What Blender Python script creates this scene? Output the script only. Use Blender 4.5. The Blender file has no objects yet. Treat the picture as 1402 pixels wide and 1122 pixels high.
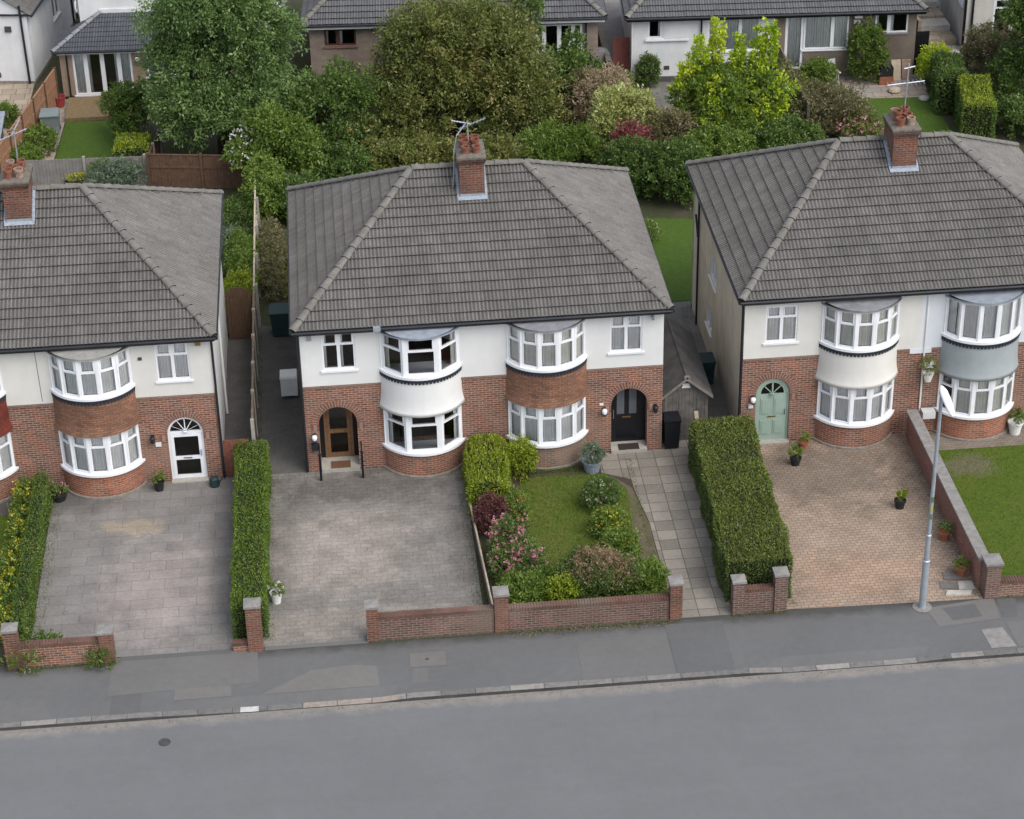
import bpy, bmesh, math, random
import numpy as np
from mathutils import Vector, Matrix
random.seed(11); rng = np.random.default_rng(11)
SC = bpy.context.scene; COL = SC.collection
PI = math.pi
# ------------------------------------------------------------------ camera
cam_d = bpy.data.cameras.new('camera'); cam = bpy.data.objects.new('camera', cam_d); COL.objects.link(cam)
cam_d.sensor_width = 36; cam_d.lens = 77.94; cam_d.clip_start = 1; cam_d.clip_end = 1000
cam.matrix_world = (Matrix.Translation((1.4538, -57.960, 36.326)) @ Matrix.Rotation(math.radians(-4.769), 4, 'Z')
                    @ Matrix.Rotation(math.radians(90 - 30.713), 4, 'X') @ Matrix.Rotation(math.radians(-1.2389), 4, 'Z'))
SC.camera = cam
# ------------------------------------------------------------------ light
world = bpy.data.worlds.new('World'); SC.world = world; world.use_nodes = True
wn = world.node_tree; bg = wn.nodes['Background']
sky = wn.nodes.new('ShaderNodeTexSky'); sky.sky_type = 'NISHITA'; sky.sun_disc = False
SUN_EL, SUN_AZ = math.radians(52), math.radians(138)      # azimuth clockwise from +y
sky.sun_elevation = SUN_EL; sky.sun_rotation = SUN_AZ
sky.air_density = 1.0; sky.dust_density = 2.5; sky.ozone_density = 0.8
hs = wn.nodes.new('ShaderNodeHueSaturation'); hs.inputs['Saturation'].default_value = .5      # thin even cloud: a greyer sky
wn.links.new(sky.outputs[0], hs.inputs['Color']); wn.links.new(hs.outputs[0], bg.inputs[0]); bg.inputs[1].default_value = 0.15
sun_d = bpy.data.lights.new('sun', 'SUN'); sun_d.energy = 1.0; sun_d.angle = math.radians(45); sun_d.color = (1, .97, .92)
sun = bpy.data.objects.new('sun', sun_d); COL.objects.link(sun); sun.location = (30, -30, 50)
sd = Vector((math.sin(SUN_AZ) * math.cos(SUN_EL), math.cos(SUN_AZ) * math.cos(SUN_EL), math.sin(SUN_EL)))
sun.rotation_euler = sd.to_track_quat('Z', 'Y').to_euler()
SC.view_settings.view_transform = 'Standard'; SC.view_settings.look = 'None'
SC.view_settings.exposure = 0.76; SC.view_settings.gamma = 1
SC.cycles.max_bounces = 6; SC.cycles.transparent_max_bounces = 8; SC.cycles.diffuse_bounces = 3
SC.cycles.caustics_reflective = False; SC.cycles.caustics_refractive = False

# ------------------------------------------------------------------ materials
M = {}
class NT:
    def __init__(s, name):
        s.m = bpy.data.materials.new(name); s.m.use_nodes = True; s.t = s.m.node_tree
        s.b = s.t.nodes['Principled BSDF']; s.b.inputs['Specular IOR Level'].default_value = .3
        M[name] = s.m
    def n(s, typ, **kw):
        x = s.t.nodes.new('ShaderNode' + typ)
        for k, v in kw.items(): setattr(x, k, v)
        return x
    def l(s, a, b): s.t.links.new(a, b)
    def val(s, sock, v):
        if hasattr(v, 'links') or hasattr(v, 'is_linked'): s.l(v, sock)
        else: sock.default_value = v
    def coord(s, kind='Object'):
        return s.n('TexCoord').outputs[kind]
    def scale(s, vec, sc):
        m = s.n('VectorMath', operation='MULTIPLY'); s.l(vec, m.inputs[0]); m.inputs[1].default_value = sc if hasattr(sc, '__len__') else (sc,) * 3
        return m.outputs[0]
    def noise(s, vec, sc, det=4, rough=.6):
        x = s.n('TexNoise'); x.inputs['Scale'].default_value = sc; x.inputs['Detail'].default_value = det; x.inputs['Roughness'].default_value = rough
        s.l(vec, x.inputs['Vector']); return x.outputs[0]
    def ramp(s, fac, stops, interp='LINEAR'):
        r = s.n('ValToRGB'); r.color_ramp.interpolation = interp; s.l(fac, r.inputs[0]); e = r.color_ramp.elements
        while len(e) < len(stops): e.new(.5)
        for i, (p, c) in enumerate(stops):
            e[i].position = p; e[i].color = (*c, 1) if hasattr(c, '__len__') else (c, c, c, 1)
        return r.outputs[0]
    def mix(s, fac, a, b, mode='MIX'):
        x = s.n('Mix', data_type='RGBA', blend_type=mode)
        s.val(x.inputs[0], fac)
        for k, v in ((6, a), (7, b)):
            if isinstance(v, tuple): x.inputs[k].default_value = (*v, 1)
            elif isinstance(v, float): x.inputs[k].default_value = (v, v, v, 1)
            else: s.l(v, x.inputs[k])
        return x.outputs[2]
    def math(s, op, a, b=None):
        x = s.n('Math', operation=op); s.val(x.inputs[0], a)
        if b is not None: s.val(x.inputs[1], b)
        return x.outputs[0]
    def col(s, c): s.val(s.b.inputs['Base Color'], c)
    def bump(s, h, strength=.3, dist=.01):
        b = s.n('Bump'); b.inputs['Strength'].default_value = strength; b.inputs['Distance'].default_value = dist
        s.l(h, b.inputs['Height']); s.l(b.outputs[0], s.b.inputs['Normal'])
    def rough(s, v): s.val(s.b.inputs['Roughness'], v)

def plain(name, c, rough=.6, var=.25, sc=2.0, fine=25, metal=0, bump=.1):
    n = NT(name); v = n.coord()
    a = n.noise(v, sc, 5); b = n.noise(v, fine, 2)
    f = n.math('ADD', n.math('MULTIPLY', a, .65), n.math('MULTIPLY', b, .35))
    lo = tuple(x * (1 - var) for x in c); hi = tuple(min(x * (1 + var), .95) for x in c)
    n.col(n.ramp(f, [(.32, lo), (.68, hi)])); n.rough(rough); n.b.inputs['Metallic'].default_value = metal
    if bump: n.bump(b, bump, .01)
    return n.m

def brick_mat(name, c1, c2, mortar, bw=.225, rh=.075, mo=.011, stain=.35, off=.5, bumpd=.006, weather=None):
    n = NT(name); uv = n.n('UVMap', uv_map='UVMap').outputs[0]
    t = n.n('TexBrick', offset=off); n.l(uv, t.inputs['Vector'])
    t.inputs['Scale'].default_value = 1; t.inputs['Brick Width'].default_value = bw; t.inputs['Row Height'].default_value = rh
    t.inputs['Mortar Size'].default_value = mo; t.inputs['Mortar Smooth'].default_value = .25; t.inputs['Bias'].default_value = -.1
    t.inputs['Color1'].default_value = (*c1, 1); t.inputs['Color2'].default_value = (*c2, 1); t.inputs['Mortar'].default_value = (*mortar, 1)
    v = n.coord(); a = n.noise(v, .9, 5); b = n.noise(v, 14, 3)
    f = n.math('ADD', n.math('MULTIPLY', a, .6), n.math('MULTIPLY', b, .4))
    sh = n.ramp(f, [(.3, 1 - stain), (.7, 1 + stain * .5)])
    c = n.mix(1.0, t.outputs[0], sh, 'MULTIPLY')
    if weather:
        w = n.ramp(n.noise(v, .55, 4), [(.5, 0), (.68, 1)])
        c = n.mix(n.math('MULTIPLY', w, .6), c, weather)
    n.col(c); n.rough(.85)
    if bumpd: n.bump(n.math('SUBTRACT', n.math('MULTIPLY', b, .4), t.outputs[1]), .6, bumpd)
    return n.m

brick_mat('brick_red', (.27, .102, .06), (.115, .052, .037), (.36, .29, .24), stain=.4, weather=(.25, .16, .115))
brick_mat('brick_bay', (.30, .11, .062), (.17, .064, .042), (.34, .27, .22), stain=.3)
brick_mat('brick_brown', (.23, .115, .08), (.13, .075, .055), (.34, .27, .22), stain=.4, weather=(.24, .18, .14))
brick_mat('brick_wall_garden', (0.172, 0.0902, 0.0697), (0.0984, 0.0574, 0.0492), (0.246, 0.205, 0.172), stain=.45, weather=(0.189, 0.139, 0.107))
brick_mat('brick_orange', (.36, .12, .065), (.22, .075, .045), (.33, .25, .19), stain=.4)
brick_mat('brick_voussoir', (.26, .10, .065), (.14, .07, .05), (.30, .22, .18), bw=.09, rh=1.0, mo=.012, stain=.4)
brick_mat('brick_soldier', (.22, .10, .07), (.13, .065, .05), (.30, .23, .18), bw=.085, rh=1.0, mo=.012, stain=.4)
brick_mat('tile_hung', (.30, .148, .09), (.18, .092, .062), (.10, .065, .048), bw=.2, rh=.0725, mo=.008, stain=.5, weather=(.32, .225, .155))
brick_mat('tile_hung_red', (.17, .035, .022), (.11, .025, .018), (.06, .02, .015), bw=.165, rh=.105, mo=.006, stain=.3)
brick_mat('stone_brick', (.30, .24, .20), (.24, .19, .155), (.28, .235, .20), bw=.45, rh=.15, mo=.008, stain=.3)
brick_mat('tan_brick', (.34, .24, .17), (.28, .20, .145), (.34, .27, .21), stain=.2)

def render_mat(name, c, var=.1):
    n = NT(name); v = n.coord(); a = n.noise(v, 1.3, 5)
    st = n.n('Mapping'); st.inputs['Scale'].default_value = (3.0, 3.0, .25); n.l(v, st.inputs[0])
    s2 = n.noise(st.outputs[0], 1.2, 4); fine = n.noise(v, 60, 3)
    f = n.math('ADD', n.math('MULTIPLY', a, .72), n.math('MULTIPLY', s2, .28))
    n.col(n.ramp(f, [(.35, tuple(x * (1 - var * 1.5) for x in c)), (.6, c)])); n.rough(.85); n.bump(fine, .35, .006); return n.m
render_mat('render_white', (0.688, 0.688, 0.675), .05); render_mat('render_cream', (0.652, 0.639, 0.6), .06); render_mat('render_bluewhite', (0.636, 0.662, 0.697), .05)
render_mat('render_side_cream', (0.57, 0.5, 0.4), .16); render_mat('render_grey', (0.323, 0.356, 0.37)); render_mat('render_rear', (0.702, 0.707, 0.711), .09)
render_mat('render_dusty', (.56, .53, .49), .16)
plain('upvc', (0.744, 0.758, 0.781), .35, .05, 3, 30, bump=0)
plain('upvc_old', (.66, .67, .67), .5, .1, 3, 30, bump=0)
plain('black_plastic', (.018, .02, .024), .4, .3); plain('black_paint', (.012, .013, .016), .25, .2, bump=0)
plain('lead', (.24, .265, .30), .5, .25, 5, 40); plain('lead_dark', (.20, .205, .215), .6, .3, 4, 40); plain('felt_grey', (.26, .255, .235), .8, .25, 4, 40)
plain('flashing', (.27, .30, .345), .55, .3, 9, 40); plain('mortar_cap', (.135, .12, .10), .9, .45, 6, 40); plain('mortar', (.22, .20, .17), .9, .35, 6, 40)
plain('terracotta_pot', (.19, .075, .048), .9, .45, 6, 40); plain('terracotta', (0.281, 0.106, 0.0595), .8, .35, 5, 40); plain('terracotta_pale', (.27, .19, .145), .8, .35, 8, 40)
plain('scallop_black', (.022, .026, .036), .7, .3, 5, 50)
plain('hip_tile', (0.159, 0.15, 0.134), .9, .35, 3, 30, bump=.4)
plain('tile_edge_shade', (0.0275, 0.0263, 0.025), .95, .4, 4, 40)  # near-black risers: the shade in the gap under each course, put into the colour
plain('curtain', (.88, .90, .89), .9, .1, 3, 30, bump=0); plain('curtain_cream', (.84, .83, .77), .9, .1, 3, 30, bump=0); plain('curtain_grey', (.74, .77, .76), .9, .12, 3, 30, bump=0)
plain('interior', (.10, .095, .085), .9, .3, 2, 10)
plain('timber_door', (.17, .095, .048), .5, .3, 8, 40); plain('sage', (.27, .355, .30), .45, .08, 3, 30, bump=0)
plain('step_stone', (.36, .34, .30), .85, .2, 6, 40); plain('coping', (0.221, 0.209, 0.197), .9, .3, 5, 30, bump=.3)
plain('mat_brown', (.13, .065, .035), .95, .3, 30, 80); plain('mat_dark', (.035, .028, .025), .95, .3, 30, 80)
plain('lamp_white', (.75, .76, .78), .3, .05, bump=0); plain('brass', (.45, .32, .12), .35, .2, metal=1, bump=0)
plain('steel', (.34, .37, .40), .5, .15, 4, 30, metal=.3, bump=0); plain('aluminium', (.42, .44, .47), .45, .15, metal=.6, bump=0)
plain('wood_grey', (.17, .15, .13), .9, .3, 6, 30, bump=.4); plain('wood_brown', (.115, .066, .042), .85, .35, 5, 30, bump=.3)
plain('wood_orange', (.30, .165, .095), .85, .25, 5, 30, bump=.3); plain('wood_rust', (.17, .065, .042), .85, .5, 9, 30, bump=.3)
plain('wood_red', (.24, .085, .07), .8, .2, 5, 30); plain('wood_pale', (.42, .35, .26), .9, .25, 5, 30); plain('wood_fence_old', (.16, .125, .09), .9, .35, 5, 30)
plain('concrete_panel', (.215, .20, .185), .9, .3, 2.5, 30); plain('concrete_post', (.31, .29, .26), .9, .25, 4, 30)
plain('felt_roof', (.07, .067, .065), .95, .45, 2.2, 30); plain('dark_green', (.022, .045, .045), .5, .3, bump=0)
plain('pot_black', (.02, .021, .023), .5, .3, bump=0); plain('pot_white', (.68, .68, .66), .6, .15, bump=0); plain('pot_blue', (.24, .27, .33), .6, .25, 8)
plain('soil', (.075, .056, .042), .95, .5, 3, 12, bump=.6); plain('box_white', (.56, .57, .57), .6, .12, bump=0)
plain('bark', (.085, .065, .048), .95, .4, 8, 30, bump=.6); plain('twig', (.022, .024, .012), .95, .4, 6, 20, bump=.5)
plain('deck', (.20, .145, .075), .8, .25, 6, 30); plain('slate_dark', (.10, .10, .105), .7, .3, 3, 20)
plain('red_plastic', (.30, .05, .05), .5, .3, bump=0); plain('bin_greygreen', (.19, .23, .23), .6, .2, bump=0); plain('kerb_white', (.52, .52, .50), .9, .15)
plain('cloth_grey', (.24, .235, .23), .9, .25, 4, 30); plain('window_brown', (.09, .045, .035), .5, .2, bump=0)
plain('sticker_yellow', (.35, .33, .10), .6, .1, bump=0); plain('sticker_green', (.10, .16, .08), .6, .1, bump=0)
plain('iron', (.06, .058, .056), .7, .3, 8, 40)
plain('slab_pale', (.42, .40, .36), .9, .25, 5, 40)

def glass(name, tint, refl=1.0):
    n = NT(name); t = n.t; out = [x for x in t.nodes if x.type == 'OUTPUT_MATERIAL'][0]
    fr = n.n('Fresnel'); fr.inputs[0].default_value = 1.5
    tr = n.n('BsdfTransparent'); tr.inputs[0].default_value = (*tint, 1); gl = n.n('BsdfGlossy'); gl.inputs['Roughness'].default_value = .04
    gl.inputs[0].default_value = (refl, refl, refl, 1)
    mx = n.n('MixShader'); n.l(n.math('MULTIPLY', fr.outputs[0], 1.15), mx.inputs[0]); n.l(tr.outputs[0], mx.inputs[1]); n.l(gl.outputs[0], mx.inputs[2]); n.l(mx.outputs[0], out.inputs[0])
glass('glass', (.98, .985, .985)); glass('glass_frost', (.5, .54, .54))

def tile_mat(name, c, tw=.23, tl=.365, lichen=(.30, .29, .255)):
    n = NT(name); uv = n.n('UVMap', uv_map='UVMap').outputs[0]
    q = n.n('VectorMath', operation='FLOOR'); n.l(n.scale(uv, (1 / tw, 1 / tl, 1)), q.inputs[0])
    wnz = n.n('TexWhiteNoise'); n.l(q.outputs[0], wnz.inputs[0])
    v = n.coord(); a = n.noise(v, .7, 5); b = n.noise(v, 22, 4, .7)
    f = n.math('ADD', n.math('ADD', n.math('MULTIPLY', a, .34), n.math('MULTIPLY', b, .58)), n.math('MULTIPLY', wnz.outputs[0], .08))
    k = n.ramp(f, [(.3, tuple(x * .62 for x in c)), (.5, c), (.66, tuple(x * 1.35 for x in c))])
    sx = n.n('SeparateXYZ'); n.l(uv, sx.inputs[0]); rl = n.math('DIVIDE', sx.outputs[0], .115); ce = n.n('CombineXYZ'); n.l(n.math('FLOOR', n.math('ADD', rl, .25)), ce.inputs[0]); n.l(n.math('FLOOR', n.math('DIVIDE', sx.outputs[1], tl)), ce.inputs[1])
    w2 = n.n('TexWhiteNoise'); n.l(ce.outputs[0], w2.inputs[0]); ch = n.ramp(n.math('ABSOLUTE', n.math('SUBTRACT', n.math('FRACT', rl), .5)), [(.14, 1.2), (.33, .48), (.46, .62)])  # ch darkens the channels between rolls: painted valley shade along with algae
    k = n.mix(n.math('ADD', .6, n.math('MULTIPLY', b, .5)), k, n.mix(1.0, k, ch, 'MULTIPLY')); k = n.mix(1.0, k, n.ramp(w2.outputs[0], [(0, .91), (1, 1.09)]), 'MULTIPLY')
    sp = n.ramp(n.noise(v, 34, 3, .7), [(.58, 0), (.70, 1)])
    n.col(n.mix(n.math('MULTIPLY', sp, .55), k, lichen)); n.rough(.92); n.bump(b, .35, .01)
    return n.m
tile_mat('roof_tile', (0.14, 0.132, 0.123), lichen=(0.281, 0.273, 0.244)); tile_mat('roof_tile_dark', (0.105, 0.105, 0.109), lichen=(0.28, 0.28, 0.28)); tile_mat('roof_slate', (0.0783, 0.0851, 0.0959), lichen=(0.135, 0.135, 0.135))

def slab_mat(name, c1, c2, joint, bw, rh, mo=.012, off=.5, blot=None, moss=None, stain=.35, sq=1, nsc=.8, jn=.0):
    n = NT(name); v = n.coord()
    vv = v
    if jn:
        nz = n.n('TexNoise'); nz.inputs['Scale'].default_value = 1.7; n.l(v, nz.inputs['Vector'])
        vv = n.n('VectorMath', operation='ADD'); n.l(v, vv.inputs[0]); n.l(n.scale(nz.outputs[1], jn), vv.inputs[1]); vv = vv.outputs[0]
    t = n.n('TexBrick', offset=off); n.l(vv, t.inputs['Vector']); t.inputs['Scale'].default_value = 1
    t.inputs['Brick Width'].default_value = bw; t.inputs['Row Height'].default_value = rh; t.inputs['Mortar Size'].default_value = mo; t.inputs['Mortar Smooth'].default_value = .3
    t.inputs['Color1'].default_value = (*c1, 1); t.inputs['Color2'].default_value = (*c2, 1); t.inputs['Mortar'].default_value = (*joint, 1)
    a = n.noise(v, nsc, 6, .65); b = n.noise(v, 11, 4, .7)
    f = n.math('ADD', n.math('MULTIPLY', a, .6), n.math('MULTIPLY', b, .4))
    c = n.mix(1.0, t.outputs[0], n.ramp(f, [(.3, 1 - stain), (.7, 1 + stain * .6)]), 'MULTIPLY'); c = n.mix(n.ramp(n.noise(v, 2.7, 6, .75), [(.60, 0), (.72, .45)]), c, n.mix(1.0, c, (.55, .55, .52), 'MULTIPLY'))
    for (cx, cy, rx, ry, cc, amt) in (blot or []):
        sub = n.n('VectorMath', operation='SUBTRACT'); n.l(v, sub.inputs[0]); sub.inputs[1].default_value = (cx, cy, 0)
        ln = n.n('VectorMath', operation='LENGTH'); n.l(n.scale(sub.outputs[0], (1 / rx, 1 / ry, 0)), ln.inputs[0])
        d = n.math('ADD', ln.outputs['Value'], n.math('MULTIPLY', n.math('SUBTRACT', n.noise(v, 1.3, 5, .7), .5), 2.2))
        c = n.mix(n.math('MULTIPLY', n.ramp(d, [(.45, 1), (1.15, 0)]), amt), c, n.mix(1.0, c, cc, 'MULTIPLY'))
    n.col(c); n.rough(.9); n.bump(n.math('SUBTRACT', n.math('MULTIPLY', b, .5), t.outputs[1]), .5, .008)
slab_mat('drive_slab', (.218, .205, .191), (.190, .178, .167), (.140, .130, .121), .92, .47, .010, jn=.12, stain=.38,
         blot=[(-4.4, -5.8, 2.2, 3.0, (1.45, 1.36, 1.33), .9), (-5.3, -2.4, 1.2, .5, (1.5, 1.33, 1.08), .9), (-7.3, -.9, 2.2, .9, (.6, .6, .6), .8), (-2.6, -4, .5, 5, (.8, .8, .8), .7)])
slab_mat('drive_cobble', (.226, .210, .190), (.196, .182, .164), (.150, .139, .126), .34, .19, .010, jn=.25, stain=.42, nsc=1.1,
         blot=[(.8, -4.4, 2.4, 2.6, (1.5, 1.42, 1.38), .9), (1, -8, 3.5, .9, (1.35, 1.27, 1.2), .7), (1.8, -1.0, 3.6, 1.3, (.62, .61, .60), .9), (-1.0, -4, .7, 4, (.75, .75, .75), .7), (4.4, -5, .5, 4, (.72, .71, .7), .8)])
slab_mat('drive_block', (0.36, 0.274, 0.206), (0.302, 0.23, 0.175), (0.178, 0.139, 0.11), .205, .135, .012, jn=.04, stain=.4,
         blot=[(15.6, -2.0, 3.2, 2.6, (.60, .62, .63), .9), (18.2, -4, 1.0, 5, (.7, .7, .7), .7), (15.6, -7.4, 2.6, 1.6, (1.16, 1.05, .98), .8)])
slab_mat('path_slab', (0.289, 0.26, 0.22), (0.197, 0.178, 0.152), (0.105, 0.0967, 0.0712), .56, .50, .014, off=.0, stain=.35)
slab_mat('terrace_block', (0.24, 0.198, 0.158), (0.186, 0.154, 0.126), (0.132, 0.108, 0.09), .21, .105, .01, stain=.35)
slab_mat('patio_buff', (.40, .33, .25), (.31, .25, .19), (.15, .12, .09), .6, .6, .016, off=.3, stain=.3)
slab_mat('patio_mixed', (.36, .29, .24), (.26, .24, .215), (.16, .13, .10), .75, .5, .02, off=.4, stain=.35, jn=.06)
slab_mat('patio_grey', (.19, .18, .167), (.155, .148, .138), (.13, .12, .105), .9, .6, .014, stain=.3)
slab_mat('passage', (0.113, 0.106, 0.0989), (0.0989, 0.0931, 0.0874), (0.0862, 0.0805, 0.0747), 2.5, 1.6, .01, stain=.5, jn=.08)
slab_mat('alley', (0.336, 0.301, 0.28), (0.301, 0.273, 0.252), (0.28, 0.252, 0.231), 1.2, .5, .02, stain=.25)

def asphalt(name, c, gutter=False, var=.16, grime=False):
    n = NT(name); v = n.coord(); a = n.noise(v, .35, 6, .6); b = n.noise(v, 45, 3, .7); d = n.noise(v, 4, 5, .65)
    f = n.math('ADD', n.math('ADD', n.math('MULTIPLY', a, .4), n.math('MULTIPLY', d, .3)), n.math('MULTIPLY', b, .3))
    k = n.ramp(f, [(.33, tuple(x * (1 - var) for x in c)), (.67, tuple(x * (1 + var) for x in c))])
    if gutter:
        mp = n.n('Mapping'); mp.inputs['Scale'].default_value = (.10, 1.1, 1); n.l(v, mp.inputs[0]); k = n.mix(1.0, k, n.ramp(n.noise(mp.outputs[0], 1.0, 3), [(.35, .975), (.65, 1.02)]), 'MULTIPLY')
        k = n.mix(n.ramp(n.noise(v, 90, 2, .8), [(.66, 0), (.75, .35)]), k, (.26, .255, .25)); k = n.mix(n.ramp(n.noise(v, 1.9, 6, .75), [(.68, 0), (.82, .15)]), k, (.085, .085, .088))
        # road grit swept against the kerb, tyre polish
        sx = n.n('SeparateXYZ'); n.l(v, sx.inputs[0])
        w = n.math('ADD', n.math('MULTIPLY', sx.outputs[1], -1.0), n.math('MULTIPLY', n.math('SUBTRACT', n.noise(v, .8, 5, .7), .5), .9))
        g = n.ramp(n.math('SUBTRACT', w, 11.45), [(.18, 1), (.46, 0)])
        k = n.mix(n.math('MULTIPLY', g, n.math('MULTIPLY', d, 1.15)), k, (.27, .24, .205))
    if grime:    # dirt and moss along the foot of the walls
        sx = n.n('SeparateXYZ'); n.l(v, sx.inputs[0]); q = n.math('ADD', sx.outputs[1], n.math('MULTIPLY', n.math('SUBTRACT', n.noise(v, 1.4, 6, .7), .5), .9))
        k = n.mix(n.ramp(n.math('ADD', q, 10.0), [(.62, 0), (1.0, .8)]), k, (.052, .050, .044))
    n.col(k); n.rough(.88); n.bump(b, .5, .006)
asphalt('road', (.143, .1435, .146), True, .10); asphalt('pavement', (.121, .121, .120), grime=True); asphalt('pave_a', (.136, .132, .127)); asphalt('pave_b', (.150, .142, .134)); asphalt('pave_c', (.107, .107, .107)); asphalt('pave_d', (.128, .126, .122))

def kerb_mat():
    n = NT('kerb'); v = n.coord(); sx = n.n('SeparateXYZ'); n.l(v, sx.inputs[0])
    u = n.math('ADD', n.math('DIVIDE', sx.outputs[0], .915), .4); cell = n.math('FLOOR', u); fr = n.math('FRACT', u)
    w = n.n('TexWhiteNoise', noise_dimensions='1D'); n.l(cell, w.inputs['W'])
    base = n.ramp(w.outputs[0], [(0, (.135, .131, .125)), (.5, (.17, .163, .153)), (.8, (.205, .195, .18)), (1, (.28, .26, .235))])
    pk = n.ramp(n.math('MULTIPLY', n.math('GREATER_THAN', sx.outputs[0], -.32), n.math('LESS_THAN', sx.outputs[0], 2.15)), [(0, 0), (1, 1)])
    base = n.mix(pk, base, (.28, .235, .20))
    base = n.mix(n.math('LESS_THAN', n.math('ABSOLUTE', n.math('ADD', sx.outputs[0], 1.75)), .24), base, (.46, .46, .45))
    j = n.math('LESS_THAN', n.math('ABSOLUTE', n.math('SUBTRACT', fr, .5)), .49)
    c = n.mix(j, (.07, .065, .06), base); s = n.ramp(n.noise(v, 6, 5, .7), [(.3, .7), (.7, 1.2)])
    n.col(n.mix(1.0, c, s, 'MULTIPLY')); n.rough(.9)
kerb_mat(); plain('kerb_face_shade', (.05, .049, .048), .95, .4, 3, 30)  # raised kerb face coloured dark: painted shade together with road dirt

def grass_mat(name, c, dry, lo=.45, hi=.62, bare=()):
    n = NT(name); v = n.coord(); a = n.noise(v, .8, 5, .65); b = n.noise(v, 30, 3, .7); d = n.noise(v, 5, 4)
    k = n.ramp(n.math('ADD', n.math('MULTIPLY', b, .6), n.math('MULTIPLY', d, .4)), [(.3, tuple(x * .6 for x in c)), (.7, tuple(x * 1.35 for x in c))])
    k = n.mix(n.math('MULTIPLY', n.ramp(a, [(lo, 0), (hi, 1)]), .6), k, dry)
    for (cx, cy, rx, ry) in bare:
        sub = n.n('VectorMath', operation='SUBTRACT'); n.l(v, sub.inputs[0]); sub.inputs[1].default_value = (cx, cy, 0); ln = n.n('VectorMath', operation='LENGTH'); n.l(n.scale(sub.outputs[0], (1 / rx, 1 / ry, 0)), ln.inputs[0])
        q = n.math('ADD', ln.outputs['Value'], n.math('MULTIPLY', n.math('SUBTRACT', n.noise(v, 1.6, 6, .7), .5), 2.4)); k = n.mix(n.math('MULTIPLY', n.ramp(q, [(.4, 1), (1.1, 0)]), .75), k, (.145, .122, .085))
    n.col(k); n.rough(.9); n.bump(b, .8, .03)
grass_mat('lawn_front', (.078, .115, .012), (.115, .122, .03)); grass_mat('lawn_green', (.068, .108, .008), (.098, .108, .018), .5, .72, [(20.1, -2.1, 1.1, .8)])
grass_mat('lawn_rear', (.06, .11, .012), (.085, .115, .02), .52, .75); grass_mat('soil_bed', (.065, .053, .037), (.07, .085, .03), .5, .62); grass_mat('worn', (.135, .112, .078), (.085, .092, .03), .44, .58)
grass_mat('rough_ground', (.05, .055, .025), (.085, .07, .05), .48, .6)

def leaf_mat(name, stops, trans=.35, rough=.42):
    n = NT(name); t = n.t; at = n.n('Attribute', attribute_name='tone'); c = n.ramp(at.outputs['Fac'], stops)
    n.col(c); n.rough(rough); n.b.inputs['Specular IOR Level'].default_value = .45
    out = [x for x in t.nodes if x.type == 'OUTPUT_MATERIAL'][0]
    tr = n.n('BsdfTranslucent'); n.l(c, tr.inputs[0]); mx = n.n('MixShader'); mx.inputs[0].default_value = trans
    n.l(n.b.outputs[0], mx.inputs[1]); n.l(tr.outputs[0], mx.inputs[2]); n.l(mx.outputs[0], out.inputs[0])
def L3(name, lo, mid, hi, g=1.85, **k): leaf_mat(name, [(0, tuple(x * g for x in lo)), (.5, tuple(x * g for x in mid)), (1, tuple(x * g for x in hi))], **k)
L3('leaf_ash', (0.0276, 0.0551, 0.0159), (0.0784, 0.127, 0.035), (0.175, 0.239, 0.0869))
L3('leaf_olive', (0.0401, 0.0566, 0.0153), (0.0944, 0.113, 0.0283), (0.195, 0.159, 0.0531))
L3('leaf_dark', (0.0286, 0.0506, 0.0132), (0.0572, 0.0946, 0.0198), (0.11, 0.16, 0.0374))
L3('leaf_mid', (.042, .074, .013), (.082, .125, .020), (.15, .195, .04))
L3('leaf_gold', (0.102, 0.168, 0.0144), (0.228, 0.3, 0.018), (0.396, 0.396, 0.036))
L3('leaf_pale', (0.0935, 0.119, 0.0298), (0.212, 0.23, 0.0723), (0.357, 0.357, 0.162))
L3('leaf_pink', (0.104, 0.096, 0.048), (0.2, 0.16, 0.1), (0.32, 0.24, 0.168))
L3('leaf_hedge', (0.0298, 0.0578, 0.0102), (0.0612, 0.102, 0.017), (0.111, 0.14, 0.0255))
L3('leaf_hedge_big', (0.0276, 0.0506, 0.012), (0.057, 0.0902, 0.0202), (0.11, 0.115, 0.0322))
L3('leaf_lime', (0.0663, 0.101, 0.00936), (0.133, 0.172, 0.014), (0.218, 0.234, 0.0234))
L3('leaf_purple', (0.045, 0.0165, 0.0165), (0.09, 0.0338, 0.0315), (0.143, 0.0638, 0.0525))
L3('leaf_brown', (.05, .055, .02), (.105, .10, .045), (.19, .15, .09))
L3('leaf_red', (0.07, 0.021, 0.021), (0.14, 0.042, 0.042), (0.21, 0.084, 0.077))
L3('leaf_grey', (0.0504, 0.072, 0.0432), (0.0936, 0.122, 0.0792), (0.151, 0.18, 0.122))
L3('petal_pink', g=1, lo=(.38, .13, .17), mid=(.55, .25, .28), hi=(.68, .42, .42)); L3('petal_white', g=1, lo=(.6, .6, .5), mid=(.72, .72, .64), hi=(.8, .8, .72))
L3('petal_yellow', g=1, lo=(.5, .42, .03), mid=(.62, .52, .04), hi=(.7, .62, .10)); L3('petal_orange', g=1, lo=(.5, .16, .04), mid=(.6, .25, .06), hi=(.65, .35, .12))
L3('blade', (.035, .062, .006), (.058, .085, .010), (.10, .115, .025))

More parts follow.
